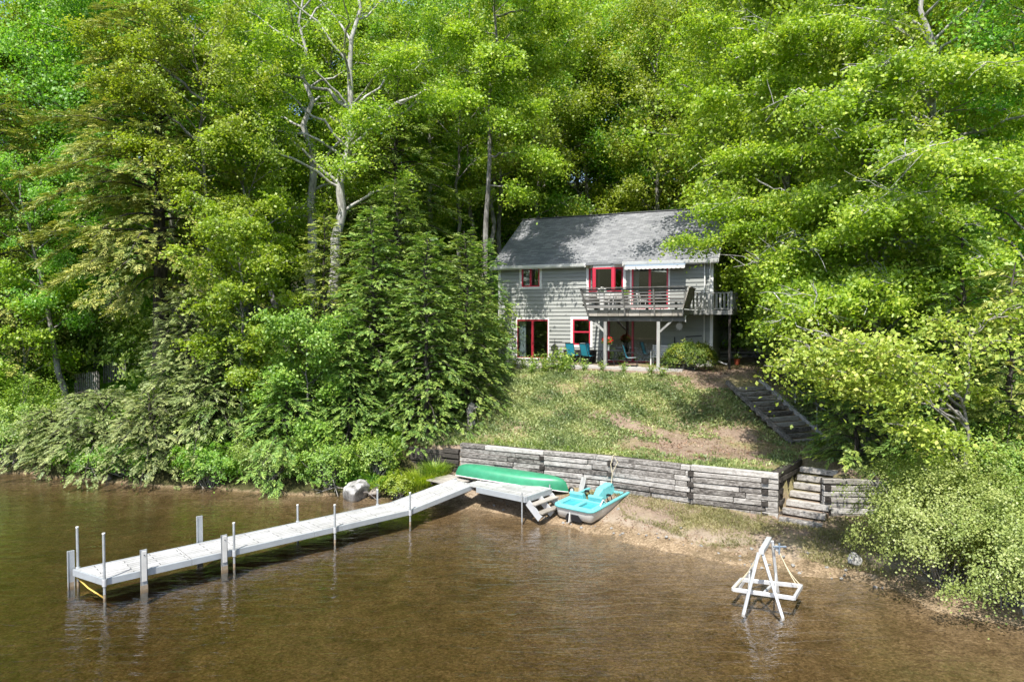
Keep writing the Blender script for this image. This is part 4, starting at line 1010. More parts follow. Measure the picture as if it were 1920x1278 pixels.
# ------------------------------------------------------------------ stones, stump, fence
def rock(name, c, rad, mat, label, sd, cat='boulder', group=None, cut=.0):
    import bmesh
    b = bmesh.new(); bmesh.ops.create_icosphere(b, subdivisions=4, radius=1)
    r_ = np.random.default_rng(sd); dirs = r_.normal(size=(9, 3)); dirs /= np.linalg.norm(dirs, axis=1, keepdims=True); off = r_.uniform(.5, .82, 9)
    for v in b.verts:
        p = np.array(v.co)
        for d_, o_ in zip(dirs, off):
            k = p @ d_
            if k > o_: p = p - d_ * (k - o_) * .95
        p = p * (1 + .03 * math.sin(9 * p[0] + 4 * p[2]) * math.cos(8 * p[1] + 3 * p[0]))
        v.co = Vector(p * np.array(rad))
    me = bpy.data.meshes.new(name); b.to_mesh(me); b.free()
    o = link(name, me, M[mat], smooth=True); o.location = c; o.rotation_euler = (0, 0, r_.uniform(0, 6)); me.set_sharp_from_angle(angle=R(32))
    return tag(o, label, cat, group)
rock('boulder', (*G(670, 922, .2)[:2], .14), (.64, .52, .54), 'rock', 'big pale lichen spotted boulder at the water line left of the dock', 3)
rock('stone', (*G(704, 925, .15)[:2], .16), (.30, .25, .26), 'rock2', 'brown stone just right of the pale boulder', 5, 'stone')
rock('stone', (*G(205, 898, 0)[:2], .08), (.35, .22, .2), 'rock2', 'low stone at the water line under the drooping hemlock', 6, 'stone')
rock('stone', (*G(232, 897, 0)[:2], .08), (.26, .2, .2), 'rock', 'small grey stone beside the low stone under the drooping hemlock', 8, 'stone')
rock('stone', (*G(1602, 1052, .25)[:2], .3), (.22, .18, .2), 'rock', 'pale stone at the edge of the big bush on the beach', 9, 'stone')
rock('stone', (*G(1108, 955, .4)[:2] + np.array((.9, .1)), .38), (.09, .07, .06), 'rock', 'small stone lying in the sand beside the pedal boat', 10, 'stone')
for i in range(70):   # pebbles of the waterline
    x = rng.uniform(-.8, 9); y = shoreY(x) + abs(rng.normal(0, .5)) - .1
    if i == 0: pb0 = rock('pebble', (x, y, gz(x, y)), (.05, .04, .03), 'rock', 'small pebble lying along the sandy water line', 11, 'pebble', 'pebbles along the water line'); pbs = pb0
    else:
        pbs = pb0.copy(); COL.objects.link(pbs)
    s_ = float(rng.uniform(.5, 1.5)); pbs.scale = (s_, s_, s_); pbs.location = (x, y, gz(x, y) + .01); pbs.rotation_euler = (0, 0, float(rng.uniform(0, 6)))
for a_, b_, lab in ((P(610, 880, 25.6), G(634, 931, .03), 'pale fallen branch sliding into the water left of the boulder'), (P(655, 915, 25.0), G(590, 925, .05), 'thin bare branch lying along the water line left of the boulder'), (G(668, 922, .25), G(706, 936, .02), 'bare twig over the water in front of the boulder'), (P(150, 850, 27.6), G(185, 905, .05), 'bare grey branch hanging to the water under the left hemlock')):
    m_ = MB(); pm_ = (a_ + b_) / 2 + (0.05, 0, .12); m_.tube([a_, pm_, b_], [.028, .022, .008], 6); 
    for k_ in range(4):
        q_ = a_ + (b_ - a_) * (.3 + .17 * k_) + (0, 0, .08); m_.tube([q_, q_ + (b_ - a_) * .18 + (.12 * (-1) ** k_, -.05, .10)], [.012, .004], 5)
    tag(m_.build('fallen_branch', M['twig'], smooth=True), lab, 'branch')
sx, sy = G(883, 800, 2.15)[:2]
stp = empty('carved_stump', (sx, sy, gz(sx, sy)), 0, 'grey weathered stump with two ring shaped knots at the left end of the grassy bank', 'stump')
MB().tube([(0, 0, -.2), (.02, 0, .3), (-.05, 0, .7), (.08, .05, 1.0)], [.19, .16, .15, .12], 10).tube([(.0, 0, .7), (.28, -.03, .88)], [.08, .03], 7).build('trunk', M['bark'], stp, smooth=True)
for z in (.25, .55):
    MB().tube([(.10 * math.cos(a * math.pi / 8), -.19, z + .10 * math.sin(a * math.pi / 8)) for a in range(17)], .028, 6).build('knot', M['twig'], stp, smooth=True)
def picket(name, a, b, n, h, label):
    a = np.array(a); b = np.array(b); ob = empty(name, (*a, 0), 0, label, 'fence'); v = b - a; L = np.linalg.norm(v); an = math.atan2(v[1], v[0])
    mb = MB()
    for i in range(n):
        p = v * (i + .5) / n; z = gz(*(a + p)) + random.uniform(-.04, .04); mb.box((p[0], p[1], z + h / 2), (L / n * .55, .03, h), an, .008)
    mb.build('pickets', M['timber'], ob)
    z0, z1 = gz(*a), gz(*b)
    for q in (.25, h - .25): MB().bar((0, .03, z0 + q), (v[0], v[1] + .03, z1 + q), .04, .08).build('rail', M['timber_dark'], ob)
g0 = P(138, 660, 34.0); g1 = P(186, 660, 34.0); g2 = P(192, 655, 35.3); g3 = P(236, 655, 35.5)
picket('picket_fence', g0[:2], g1[:2], 13, 1.35, 'left stretch of grey picket fence behind the drooping hemlock')
picket('picket_fence', g2[:2], g3[:2], 11, 1.25, 'right stretch of grey picket fence, set further back among the trees')
pv = MB(); 
c_ = P(72, 715, 32.5)
for i in range(5): pv.box((c_[0] + random.uniform(-.1, .1) + i * .1, c_[1] - .6 + i * .42, gz(c_[0], c_[1] - .6 + i * .42) + .08), (1.5, .45, .14), .2, .02)
tag(pv.build('stone_path', M['brick']), kind='structure')

# ------------------------------------------------------------------ trees
def curve(a, b, lift, n=9, wob=.0, r_=None):
    a = np.asarray(a, float); b = np.asarray(b, float); t = np.linspace(0, 1, n)[:, None]
    L = np.linalg.norm(b - a); p = a + (b - a) * t; p[:, 2] += (lift * L * np.sin(np.pi * t) * (1 - .3 * t)).ravel()
    if wob: w_ = rng.normal(size=(n, 3)) * wob * L; w_[0] = 0; w_[-1] = 0; p += w_
    return p
class TubeSet:
    def __init__(s): s.V = []; s.F = []; s.n = 0
    def add(s, pts, r0, r1, n=6, pw=1.0):
        pts = np.asarray(pts, float); m = len(pts); d = np.gradient(pts, axis=0); d /= np.linalg.norm(d, axis=1, keepdims=True) + 1e-9
        ref = np.array((0, 0, 1.)) if abs(d[0, 2]) < .8 else np.array((1., 0, 0)); a = np.cross(d, ref); a /= np.linalg.norm(a, axis=1, keepdims=True) + 1e-9; b = np.cross(d, a)
        t = np.linspace(0, 1, m) ** pw; r = (r0 + (r1 - r0) * t)[:, None, None]
        th = np.arange(n) * 2 * np.pi / n
        ring = pts[:, None] + r * (a[:, None] * np.cos(th)[None, :, None] + b[:, None] * np.sin(th)[None, :, None])
        i = np.arange(m - 1)[:, None]; k = np.arange(n)[None]; k2 = (k + 1) % n
        s.F.append((np.stack([i * n + k, i * n + k2, (i + 1) * n + k2, (i + 1) * n + k], -1).reshape(-1, 4)) + s.n)
        s.V.append(ring.reshape(-1, 3)); s.n += m * n
    def mesh(s, name):
        F_ = np.concatenate(s.F); return raw_mesh(name, np.concatenate(s.V), F_, 4, np.full(len(F_), .5))
def broad_sprays(C, rad, per, size, out, flat=.22, tilt=.75, face=.6):
    "leaf layers: flattened discs of leaves round each centre"
    n = len(C); rad = np.asarray(rad).reshape(-1, 1) * np.ones((n, 1))
    c = np.repeat(C, per, 0); rr = np.repeat(rad, per, 0); o_ = np.repeat(out, per, 0)
    q = rng.normal(size=(n * per, 3)) * .5; q[:, 2] *= np.repeat(flat * rng.uniform(.5, 2.2, n), per)
    # each layer tilts down towards its outer side
    tl = np.repeat(rng.normal(size=(n, 2)) * .35, per, 0); q[:, 2] += np.sum(q[:, :2] * tl, 1)
    q[:, 2] -= .35 * np.sum(q[:, :2] * o_[:, :2], 1) + .35 * (q[:, 0] ** 2 + q[:, 1] ** 2)
    cc = c + q * rr
    N = rng.normal(size=(n * per, 3)) * tilt + np.array((0, 0, .7)) + o_ * face
    sp_ = np.repeat(rng.random(n), per)
    r = np.clip(.55 * sp_ + .45 * rng.random(n * per), 0, 1)
    return leafquads(cc, N, size * rng.uniform(.5, 1.45, n * per), .72, .13), r
def needle_sprays(C, D, L, per=12, wd=.035, droop=.5):
    "feathered fronds: an axis from C along D with side fingers on both sides"
    n = len(C); D = D / (np.linalg.norm(D, axis=1, keepdims=True) + 1e-9); L = np.asarray(L).reshape(-1, 1) * np.ones((n, 1))
    side = np.cross(D, np.array((0, 0, 1.)) + rng.normal(size=(n, 3)) * .25); side /= np.linalg.norm(side, axis=1, keepdims=True) + 1e-9
    Vs = []; Rs = []; fr = rng.random(n)
    for k in range(per):
        s = (k // 2 + .7) / (per / 2 + .7); sg = 1 if k % 2 else -1
        base = C + D * L * s; base[:, 2] -= (droop * L * s * s * .5).ravel()
        dirn = D * .75 + side * sg * .85 * (1.05 - s * .6) + np.array((0, 0, -1.)) * droop * (.25 + s * .45) + rng.normal(size=(n, 3)) * .12
        dirn /= np.linalg.norm(dirn, axis=1, keepdims=True)
        ln = L * (.46 - .26 * s) * rng.uniform(.8, 1.2, (n, 1)); tip = base + dirn * ln; mid = base + dirn * ln * .4
        nrm = np.cross(dirn, side * sg); sd = np.cross(dirn, np.cross(D, side) + rng.normal(size=(n, 3)) * .3); sd /= np.linalg.norm(sd, axis=1, keepdims=True) + 1e-9
        V = np.stack([base, mid + sd * wd, tip, mid - sd * wd], 1); Vs.append(V); Rs.append(np.clip(.45 * fr + .25 * s + .3 * rng.random(n), 0, 1))
    return np.concatenate(Vs).reshape(-1, 3), np.concatenate(Rs)

def make_broad(name, H, Rc, z0, nl=16, tr=.22, ns=6, per=70, leaf=.11, srad=.62, lean=(0, 0), mat='maple', bark='bark', stems=1, top=1.0, targets=(), lift=.12, prof='round', sub=5, loc=(0, 0, 0), label=None, cat='tree', group=None, flat=.36, twig='twig', crown=True, bare=0):
    root = empty(name, loc, 0, label, cat, group)
    T = TubeSet(); ends = []; outs = []; path = []
    for st in range(stems):
        off = np.array((0, 0, 0.)) if stems == 1 else np.array((math.cos(st * 2.4) * .28, math.sin(st * 2.4) * .28, 0))
        topp = np.array((lean[0], lean[1], H * (.93 if st == 0 else .85))) + off * (6 if stems > 1 else 1)
        t = np.linspace(0, 1, 16)[:, None]; p = off + (topp - off) * t + np.concatenate([np.zeros((1, 3)), rng.normal(size=(15, 3)) * np.array((.09, .09, 0)) * (H / 12)]) * np.sqrt(t)
        p[0, 2] = -.5; T.add(p, tr, tr * .12, 9, .9); path.append(p)
    for i in range(nl):
        p = path[i % stems]; f = z0 / H + (1 - z0 / H) * ((i + .3) / nl) ** .9 * .97
        f = min(f, .97); k = f * 15; a = p[int(k)] * (1 - k % 1) + p[min(int(k) + 1, 15)] * (k % 1)
        az = i * 2.399 + rng.uniform(-.4, .4); u = (a[2] - z0) / max(H - z0, .1)
        if prof == 'round': rr = Rc * math.sqrt(max(1 - (2 * (u * .9 + .05) - .85) ** 2, .05))
        elif prof == 'cone': rr = Rc * (1.02 - u) ** .8
        else: rr = Rc * (.55 + .45 * math.sin(math.pi * min(u * 1.1, 1)))
        rr *= rng.uniform(.75, 1.1)
        b = a + np.array((math.cos(az) * rr, math.sin(az) * rr, rr * (.2 + .75 * u + rng.uniform(-.2, .35))))
        b[2] = min(b[2], H * 1.02)
        path_l = curve(a, b, lift, 8, .02); T.add(path_l, tr * .32 * (1 - .6 * f), .014, 6)
        for j in range(sub):
            s = .3 + .7 * (j + rng.random()) / sub; q = path_l[min(int(s * 7), 7)]
            az2 = az + rng.uniform(-1.1, 1.1); l2 = rr * rng.uniform(.22, .48) * (1.15 - .4 * s)
            e = q + np.array((math.cos(az2) * l2, math.sin(az2) * l2, l2 * rng.uniform(-.15, .5)))
            pl2 = curve(q, e, .1, 5, .03); T.add(pl2, .022, .007, 4)
            for _ in range(ns):
                s3 = rng.uniform(.25, 1.05); g = q + (e - q) * s3 + rng.normal(size=3) * np.array((.32, .32, .22)) * srad
                ends.append(g); v = g - np.array((a[0], a[1], g[2])); outs.append(v / (np.linalg.norm(v) + .3))
    for tg in targets:
        b = np.asarray(tg[0], float) - np.array(loc); za = tg[1]; k = min(za / H * 15, 14.9); p = path[0]; a = p[int(k)] * (1 - k % 1) + p[int(k) + 1] * (k % 1)
        lf = tg[2] if len(tg) > 2 else .15; L = np.linalg.norm(b - a)
        pl_ = curve(a, b, lf, 14, .012); T.add(pl_, min(.03 + .008 * L, tr * .42), .010, 6)
        start = tg[3] if len(tg) > 3 else .45; nb = int(L * (1 - start) * 3.2) + 2
        for j in range(nb):
            s = start + (1 - start) * (j + rng.random()) / nb; q = pl_[min(int(s * 13), 13)]
            d_ = (b - a) / L; sd = np.array((-d_[1], d_[0], 0)) * (1 if j % 2 else -1)
            l2 = rng.uniform(.5, 1.35) * (1.2 - .6 * s) * (tg[4] if len(tg) > 4 else 1.); e = q + (sd * .85 + d_ * .6 + np.array((0, 0, rng.uniform(-.35, .2)))) * l2
            T.add(curve(q, e, .06, 5, .03), .02, .006, 4)
            for _ in range(ns):
                g = q + (e - q) * rng.uniform(.3, 1.1) + rng.normal(size=3) * np.array((.3, .3, .12)) * srad; ends.append(g); outs.append(d_ * .6)
    for _ in range(bare):
        g = ends[int(rng.integers(0, len(ends)))]; v = rng.normal(size=3) * np.array((1, .6, .35)) + np.array((-.5, -.5, -.1)); v /= np.linalg.norm(v); l_ = rng.uniform(.8, 2.0)
        q_ = curve(g - v * l_ * .4, g + v * l_ * .7, rng.uniform(-.1, .15), 6, .03); T.add(q_, .02, .006, 4)
        for k_ in (2, 3, 4): v2 = v + rng.normal(size=3) * .6; T.add(curve(q_[k_], q_[k_] + v2 * l_ * .3, .05, 4, .03), .011, .004, 3)
    link('trunk', T.mesh('trunk'), M[bark], root, smooth=True)
    C = np.array(ends); Ou = np.array(outs)
    V, r = broad_sprays(C, srad * rng.uniform(.6, 1.2, len(C)), per, leaf, Ou, flat)
    link('crown', leafmesh('crown', V, r), M[mat], root)
    return root
def make_hemlock(name, H, Rc, z0, nb=70, tr=.2, mat='hemlock', bark='bark_dark', dens=1.0, L=.6, droop=.5, prof=.75, per=12, wd=.03, targets=(), loc=(0, 0, 0), label=None, group=None, up_=.12, cat='tree'):
    root = empty(name, loc, 0, label, cat, group)
    T = TubeSet(); t = np.linspace(0, 1, 12)[:, None]; p = np.concatenate([t * 0, t * 0, t * H], 1) + rng.normal(size=(12, 3)) * np.array((.05, .05, 0)); p[0, 2] = -.5
    T.add(p, tr, .015, 9); Cs = []; Ds = []; Ls = []
    def bough(a, b, sag, bushy=1.0):
        Lb = np.linalg.norm(b - a); tt = np.linspace(0, 1, 9)[:, None]; q = a + (b - a) * tt; q[:, 2] += (up_ * Lb * np.sin(np.pi * tt) - sag * Lb * tt ** 2 * .3).ravel()
        T.add(q, .012 + .012 * Lb, .006, 5)
        d_ = (b - a) / (Lb + 1e-6); sd = np.array((-d_[1], d_[0], 0)); n = max(int(Lb * 11 * dens * bushy), 6)
        s = 1 - rng.random(n) ** 1.25 * .85; k = s * 8; i0 = np.minimum(k.astype(int), 7); f = (k - i0)[:, None]
        base = q[i0] * (1 - f) + q[i0 + 1] * f; lat = rng.uniform(-1, 1, n)[:, None] * (1.08 - s[:, None] * .75) * min(.45 * Lb, 1.15)
        Cs.append(base + sd * lat + rng.normal(size=(n, 3)) * .06 - np.array((0, 0, .35)) * np.abs(lat) * droop)
        Ds.append(d_ * .9 + sd * np.sign(lat) * .55 * rng.random((n, 1)) + rng.normal(size=(n, 3)) * .22 + np.array((0, 0, -.15 * droop)))
        Ls.append(L * rng.uniform(.35, 1.4, n))
    for i in range(nb):
        u = ((i + rng.random()) / nb); z = z0 + (H * .985 - z0) * u; rr = Rc * (1.03 - u) ** prof * rng.uniform(.72, 1.12) + .12; az = i * 2.399 + rng.uniform(-.3, .3)
        a = np.array((0, 0, z)); b = a + np.array((math.cos(az) * rr, math.sin(az) * rr, rr * (-.22 + .55 * u)))
        bough(a, b, droop)
    for tg in targets:
        b = np.asarray(tg[0], float) - np.array(loc); bough(np.array((0, 0, tg[1])), b, tg[2] if len(tg) > 2 else .3, tg[3] if len(tg) > 3 else 1.6)
    link('trunk', T.mesh('trunk'), M[bark], root, smooth=True)
    V, r = needle_sprays(np.concatenate(Cs), np.concatenate(Ds), np.concatenate(Ls), per, wd, droop)
    link('crown', leafmesh('crown', V, r), M[mat], root)
    return root
def make_shrub(name, loc, rad, n, leaf, mat, label, group=None, cat='shrub', stems=9, lumps=26, dome=True, neat=False):
    root = empty(name, loc, 0, label, cat, group); rad = np.asarray(rad, float); Cs = []; Os = []; T = TubeSet()
    for i in range(lumps * 6):
        d_ = rng.normal(size=3); d_ /= np.linalg.norm(d_); 
        if dome and d_[2] < -.35: d_[2] *= -1
        k = rng.uniform(.8, .98) if neat else rng.uniform(.45, 1.05) if rng.random() < .75 else rng.uniform(1.05, 1.38); c = np.array((0, 0, rad[2] * .95)) + d_ * k * rad; c[2] = max(c[2], .12); Cs.append(c); Os.append(d_)
        if i < stems * 4: T.add(curve((rng.normal() * .12, rng.normal() * .12, -.1), c, .05, 6, .03), .022, .006, 4)
    C = np.array(Cs); Ou = np.array(Os); per = max(int(n / len(C)), 5)
    V, r = broad_sprays(C, np.mean(rad) * .25 * rng.uniform(.45, 1.3, len(C)), per, leaf, Ou, .6, .65, 1.4)
    link('stems', T.mesh('stems'), M['twig'], root, smooth=True)
    link('foliage', leafmesh('foliage', V, r), M[mat], root)
    return root
def dup(o, x, y, s=1.0, rz=None, label=None, group=None, mat=None, dz=0.0, sz=None):
    c = copy_tree(o); c.location = (x, y, gz(x, y) + dz); c.scale = (s, s, s if sz is None else sz); c.rotation_euler = (0, 0, float(rng.uniform(0, 6.28)) if rz is None else rz)
    if label: c['label'] = label
    if group: c['group'] = group
    if mat:
        for ch in [q for q in COL.objects if q.parent == c and q.name.startswith('crown')]:
            ch.material_slots[0].link = 'OBJECT'; ch.material_slots[0].material = M[mat]
    return c
def at(px, Y): x = (px - 960) / F * Y; return (x, Y, gz(x, Y))

# --- right: the big maple leaning over the beach and the house corner
b0 = at(1790, 22.0)
make_broad('maple_tree', 19, 5.6, 7.5, nl=24, tr=.27, ns=8, per=46, leaf=.102, srad=.48, flat=.32, bare=150, lean=(-1.2, .4), mat='maple', bark='bark_pale', loc=b0, lift=.10, sub=6,
    label='big maple at the right with pale trunk and yellow green layers reaching over the beach', 
    targets=[(P(1435, 565, 20.5), 6.2, .12, .5), (P(1445, 620, 20), 5.6, .12, .5), (P(1430, 505, 21), 6.6, .12, .5), (P(1480, 590, 19), 5.8, .1, .45), (P(1550, 560, 18.5), 6.0, .1, .4), (P(1620, 590, 18.2), 5.6, .1, .4), (P(1620, 400, 17.5), 8.0, .1, .4), (P(1700, 300, 17), 9.5, .1, .4), (P(1500, 200, 18.5), 11, .1, .4), (P(1262, 470, 23), 6.5, .16, .42), (P(1300, 400, 23), 7.5, .12, .4), (P(1330, 300, 23), 9, .12, .35), (P(1300, 180, 23), 11, .10, .35), (P(1440, 480, 21), 6.6, .12, .35),
             (P(1480, 380, 20), 8.5, .1, .35), (P(1560, 450, 19), 7.6, .1, .35), (P(1560, 260, 19), 10, .1, .3), (P(1640, 120, 18.5), 12, .1, .3), (P(1440, 60, 21), 13, .1, .3), (P(1360, 110, 23), 12.5, .1, .3), (P(1860, 500, 18), 7, .1, .3), (P(1880, 300, 18), 9.5, .1, .3), (P(1900, 120, 18), 12, .1, .3), (P(1410, 435, 22.5), 7, .12, .35), (P(1760, 420, 18.5), 8, .1, .3), (P(1280, 60, 24), 13, .1, .35), (P(1700, 540, 19.5), 6.2, .08, .4)])
b1 = at(1625, 22.5)
make_broad('maple_tree', 13, 3.6, 4.0, nl=16, tr=.17, ns=5, per=58, leaf=.115, srad=.55, lean=(.6, -.2), mat='lime', bark='bark', loc=b1, lift=.12,
    label='slim leaning maple between the upper steps and the big maple, brightest green', targets=[(P(1460, 600, 27), 5.0, .1, .35), (P(1450, 520, 27.5), 6.2, .1, .35), (P(1500, 560, 26), 5.4, .1, .3), (P(1560, 580, 25.5), 4.6, .1, .3), (P(1510, 640, 26.5), 4.4, .1, .3)])
b2 = at(1815, 16.9)
make_broad('maple_tree', 6.2, 1.5, 4.2, nl=6, tr=.08, ns=4, per=26, leaf=.098, srad=.46, mat='maple_gold', bark='twig', loc=b2,
    label='low maple with pale golden leaves whose long branch hangs in front of the upper steps', targets=[(P(1432, 685, 15.6), 3.6, .12, .42, .8), (P(1480, 655, 15.4), 4.0, .12, .4, .8), (P(1530, 635, 15.2), 4.2, .12, .4, .8), (P(1570, 695, 15.2), 3.6, .12, .4, .8), (P(1510, 710, 15.4), 3.4, .12, .6, .6), (P(1620, 650, 15), 4.0, .1, .35), (P(1600, 730, 15.2), 3.2, .1, .5, .6), (P(1680, 790, 15.4), 2.6, .1, .5, .6), (P(1745, 815, 15.6), 2.2, .1, .4, .6)])
make_hemlock('hemlock_tree', 4.4, 1.5, .2, nb=46, tr=.08, mat='hemlock', loc=at(1608, 21.6), L=.42, dens=1.5, droop=.4, label='small dark hemlock right of the upper steps above the timber wall')
make_hemlock('hemlock_tree', 8.5, 2.6, .3, nb=64, tr=.14, mat='hemlock', loc=at(1800, 19.0), L=.5, dens=1.25, droop=.5, label='taller dark hemlock behind the big bush at the right')
make_hemlock('hemlock_tree', 7.0, 2.2, .3, nb=54, tr=.12, mat='hemlock_olive', loc=at(1900, 17.5), L=.5, dens=1.2, droop=.5, label='olive green hemlock at the right edge above the big bush')
make_broad('maple_tree', 14, 4.2, 3.0, nl=18, tr=.2, ns=5, per=60, leaf=.11, srad=.6, mat='wood_green', bark='bark', loc=at(1960, 21), label='full green tree at the right edge of the wood')
# --- right: big bushes at the water
make_shrub('bush', at(1775, 15.9), (1.75, 1.6, 1.45), 42000, .05, 'shrub', 'big pale green leafy bush at the right end of the beach', lumps=42)
make_shrub('bush', at(1920, 14.8), (1.7, 1.6, 1.15), 40000, .05, 'shrub', 'pale green bush overhanging the water in the right corner', lumps=42)
make_shrub('bush', at(1770, 17.8), (1.15, 1.1, 1.05), 20000, .05, 'herb', 'fresher green bush rising behind the big bush near the timber wall', lumps=26)
make_shrub('bush', at(1880, 16.9), (1.5, 1.3, 1.5), 28000, .055, 'herb', 'tall green bush behind the water bushes at the right edge', lumps=34)

# --- middle left: young hemlocks in front of the house
HG = 'young hemlocks left of the house'
hA = make_hemlock('hemlock_tree', 9.0, 2.5, .3, nb=104, tr=.13, mat='hemlock', L=.36, wd=.022, per=14, dens=1.9, droop=.42, loc=at(700, 28.4), label='tallest young hemlock of the group left of the house', group=HG)
hB = make_hemlock('hemlock_tree', 8.0, 2.2, .3, nb=96, tr=.12, mat='hemlock', L=.35, wd=.022, per=14, dens=1.9, droop=.4, loc=at(800, 27.3), label='young hemlock nearest the timber wall, behind the boulder grass', group=HG)
hx = dup(hB, *at(873, 28.6)[:2], .94, label='young hemlock at the right of the group, touching the house wall in the picture', group=HG)
dup(hA, *at(745, 30.6)[:2], 1.08, label='young hemlock at the back of the group, its tip the highest', group=HG)
dup(hB, *at(655, 26.9)[:2], .72, label='short young hemlock behind the pale boulder', group=HG, mat='hemlock')
dup(hB, *at(905, 31.8)[:2], .80, label='young hemlock tucked behind the others beside the house wall', group=HG)
dup(hA, *at(610, 30)[:2], .95, label='young hemlock left of the group behind the bright maple', group=HG, mat='hemlock_olive')
# --- left: bright maple and green bushes at the shore
make_broad('maple_tree', 10.2, 2.3, 2.3, nl=22, tr=.10, ns=5, per=55, leaf=.115, srad=.46, mat='lime', bark='bark', loc=at(455, 27.6), prof='full', label='bright lime green young maple in front of the dark wood at the left', lift=.1, flat=.18)
make_broad('maple_tree', 5.6, 1.9, .6, nl=16, tr=.07, ns=5, per=55, leaf=.105, srad=.42, mat='herb', bark='bark', loc=at(575, 26.6), prof='full', label='low green maple between the bright maple and the young hemlocks', lift=.1)
make_shrub('bush', at(610, 25.4), (1.2, .8, .75), 9000, .07, 'herb', 'green bush on the bank behind the shore, left of the pale boulder')
make_shrub('bush', at(510, 25.9), (1.4, .9, .7), 10000, .07, 'shrub', 'greyish green bush hanging over the water below the bright maple')
make_shrub('bush', at(705, 25.5), (.9, .7, .7), 8000, .07, 'herb', 'small leafy bush directly behind the pale boulder')
make_shrub('bush', at(390, 26.2), (1.3, .9, .8), 10000, .07, 'wood_green', 'dark green bush at the water between hemlock boughs and shore')
make_shrub('bush', at(230, 27.4), (2.2, .9, .6), 12000, .07, 'wood_green', 'low dark bush at the water line under the drooping hemlock')
make_shrub('bush', at(10, 29.6), (2.6, 1.5, 1.7), 18000, .08, 'herb', 'broad green bush at the water in the left corner')
make_shrub('bush', at(-60, 32.0), (2.6, 1.5, 2.4), 18000, .08, 'wood_green', 'tall green bush at the left edge behind the corner bush')
# --- left: drooping hemlock over the water
SG = 'pale sage hemlocks drooping at the left shore'
kw = dict(mat='hemlock_sage', L=.36, droop=.5, wd=.02, per=14, up_=.34, prof=.42, group=SG)
make_hemlock('hemlock_tree', 6.2, 2.2, .8, nb=74, tr=.16, dens=1.7, loc=at(350, 28.8), label='tallest of the pale sage hemlocks drooping at the left shore', **kw)
make_hemlock('hemlock_tree', 2.7, 2.5, .2, nb=48, tr=.12, dens=1.8, loc=at(190, 28.2), label='pale sage hemlock with the longest boughs over the water, left of the tallest', **kw)
make_hemlock('hemlock_tree', 3.0, 1.9, .1, nb=38, tr=.10, dens=1.8, loc=at(280, 27.0), label='low pale sage hemlock touching the water below the tallest', **kw)
make_hemlock('hemlock_tree', 3.6, 2.0, .2, nb=42, tr=.10, dens=1.8, loc=at(385, 27.5), label='pale sage hemlock right of the tallest, beside the dark shore hemlock', **kw)
make_hemlock('hemlock_tree', 2.0, 1.9, .1, nb=34, tr=.10, dens=1.7, loc=at(95, 28.8), label='leftmost and lowest pale sage hemlock at the left shore', **kw)
make_hemlock('hemlock_tree', 3.4, 2.0, .1, nb=40, tr=.1, mat='hemlock', L=.42, dens=1.6, droop=.6, wd=.022, per=14, prof=.45, loc=at(535, 26.3), label='low spreading hemlock over the dark shore between the leafy bushes')
make_hemlock('hemlock_tree', 5.0, 2.0, .3, nb=40, tr=.1, mat='hemlock', L=.55, dens=1.2, droop=.6, loc=at(430, 27.8), label='dark green hemlock low at the shore under the bright maple')
# --- left: the big olive hemlock
bh = at(302, 31.0)
make_hemlock('hemlock_tree', 20, 5.0, 6.5, nb=96, tr=.42, mat='hemlock_olive', L=.5, dens=2.0, droop=.5, wd=.026, loc=bh, label='huge olive green hemlock with thick dark trunk at the left', prof=.55,
    targets=[(P(60, 420, 28.5), 7.5, .4, 1.5), (P(120, 500, 28), 6.5, .4, 1.5), (P(200, 440, 27.5), 7.5, .4, 1.5), (P(40, 300, 29), 10, .4, 1.5), (P(160, 360, 28), 9, .4, 1.5), (P(230, 560, 28), 6.2, .4, 1.3), (P(60, 200, 29), 12, .4, 1.4), (P(150, 250, 27.5), 11, .4, 1.4), (P(420, 560, 28.5), 5.5, .4, 1.2)])
make_hemlock('hemlock_tree', 17, 4.2, 3.0, nb=96, tr=.28, mat='hemlock', L=.62, dens=1.3, droop=.5, wd=.032, loc=at(745, 36.5), label='tall dark hemlock behind the pale double trunk', prof=.6)
make_hemlock('hemlock_tree', 16, 4.0, 3.0, nb=90, tr=.28, mat='hemlock_olive', L=.62, dens=1.3, droop=.5, wd=.032, loc=at(0, 33.5), label='tall olive hemlock at the left edge', prof=.6)
# --- pale double trunk
def tree_bare():
    make_broad('maple_tree', 22, 5.4, 8.5, nl=22, tr=.36, bare=70, ns=5, per=50, leaf=.12, srad=.60, lean=(.3, 0), mat='maple', bark='bark_pale', stems=2, loc=at(600, 33.0), lift=.08, sub=5, label='tall maple with a pale double trunk and open crown left of centre',
        targets=[(P(400, 180, 30), 10, .1, .5), (P(430, 120, 30), 12, .1, .5), (P(900, 180, 31), 12, .12, .45), (P(700, 200, 29.5), 11.5, .1, .4), (P(380, 250, 29.5), 10, .1, .5), (P(960, 150, 33), 13, .1, .5), (P(780, 90, 30), 14, .1, .4), (P(480, 60, 30), 14, .1, .4), (P(330, 80, 30.5), 14, .1, .5)])
tree_bare()
make_broad('maple_tree', 23, 3.8, 13.5, nl=18, tr=.18, ns=6, per=80, leaf=.12, srad=.66, lean=(1.2, -.4), mat='maple', bark='bark', loc=at(895, 33.2), lift=.08, sub=6, label='tall grey trunked maple left of the house whose crown shades the roof',
    targets=[(P(1035, 300, 32.2), 11, .1, .45), (P(985, 365, 32.6), 9.5, .1, .55), (P(1000, 200, 32), 13.5, .1, .4), (P(1060, 120, 34), 15, .1, .4), (P(960, 230, 31.5), 13.5, .1, .4), (P(930, 100, 31), 16, .1, .4), (P(1060, 40, 34), 18, .1, .4), (P(1000, 110, 34.5), 16, .1, .4)])
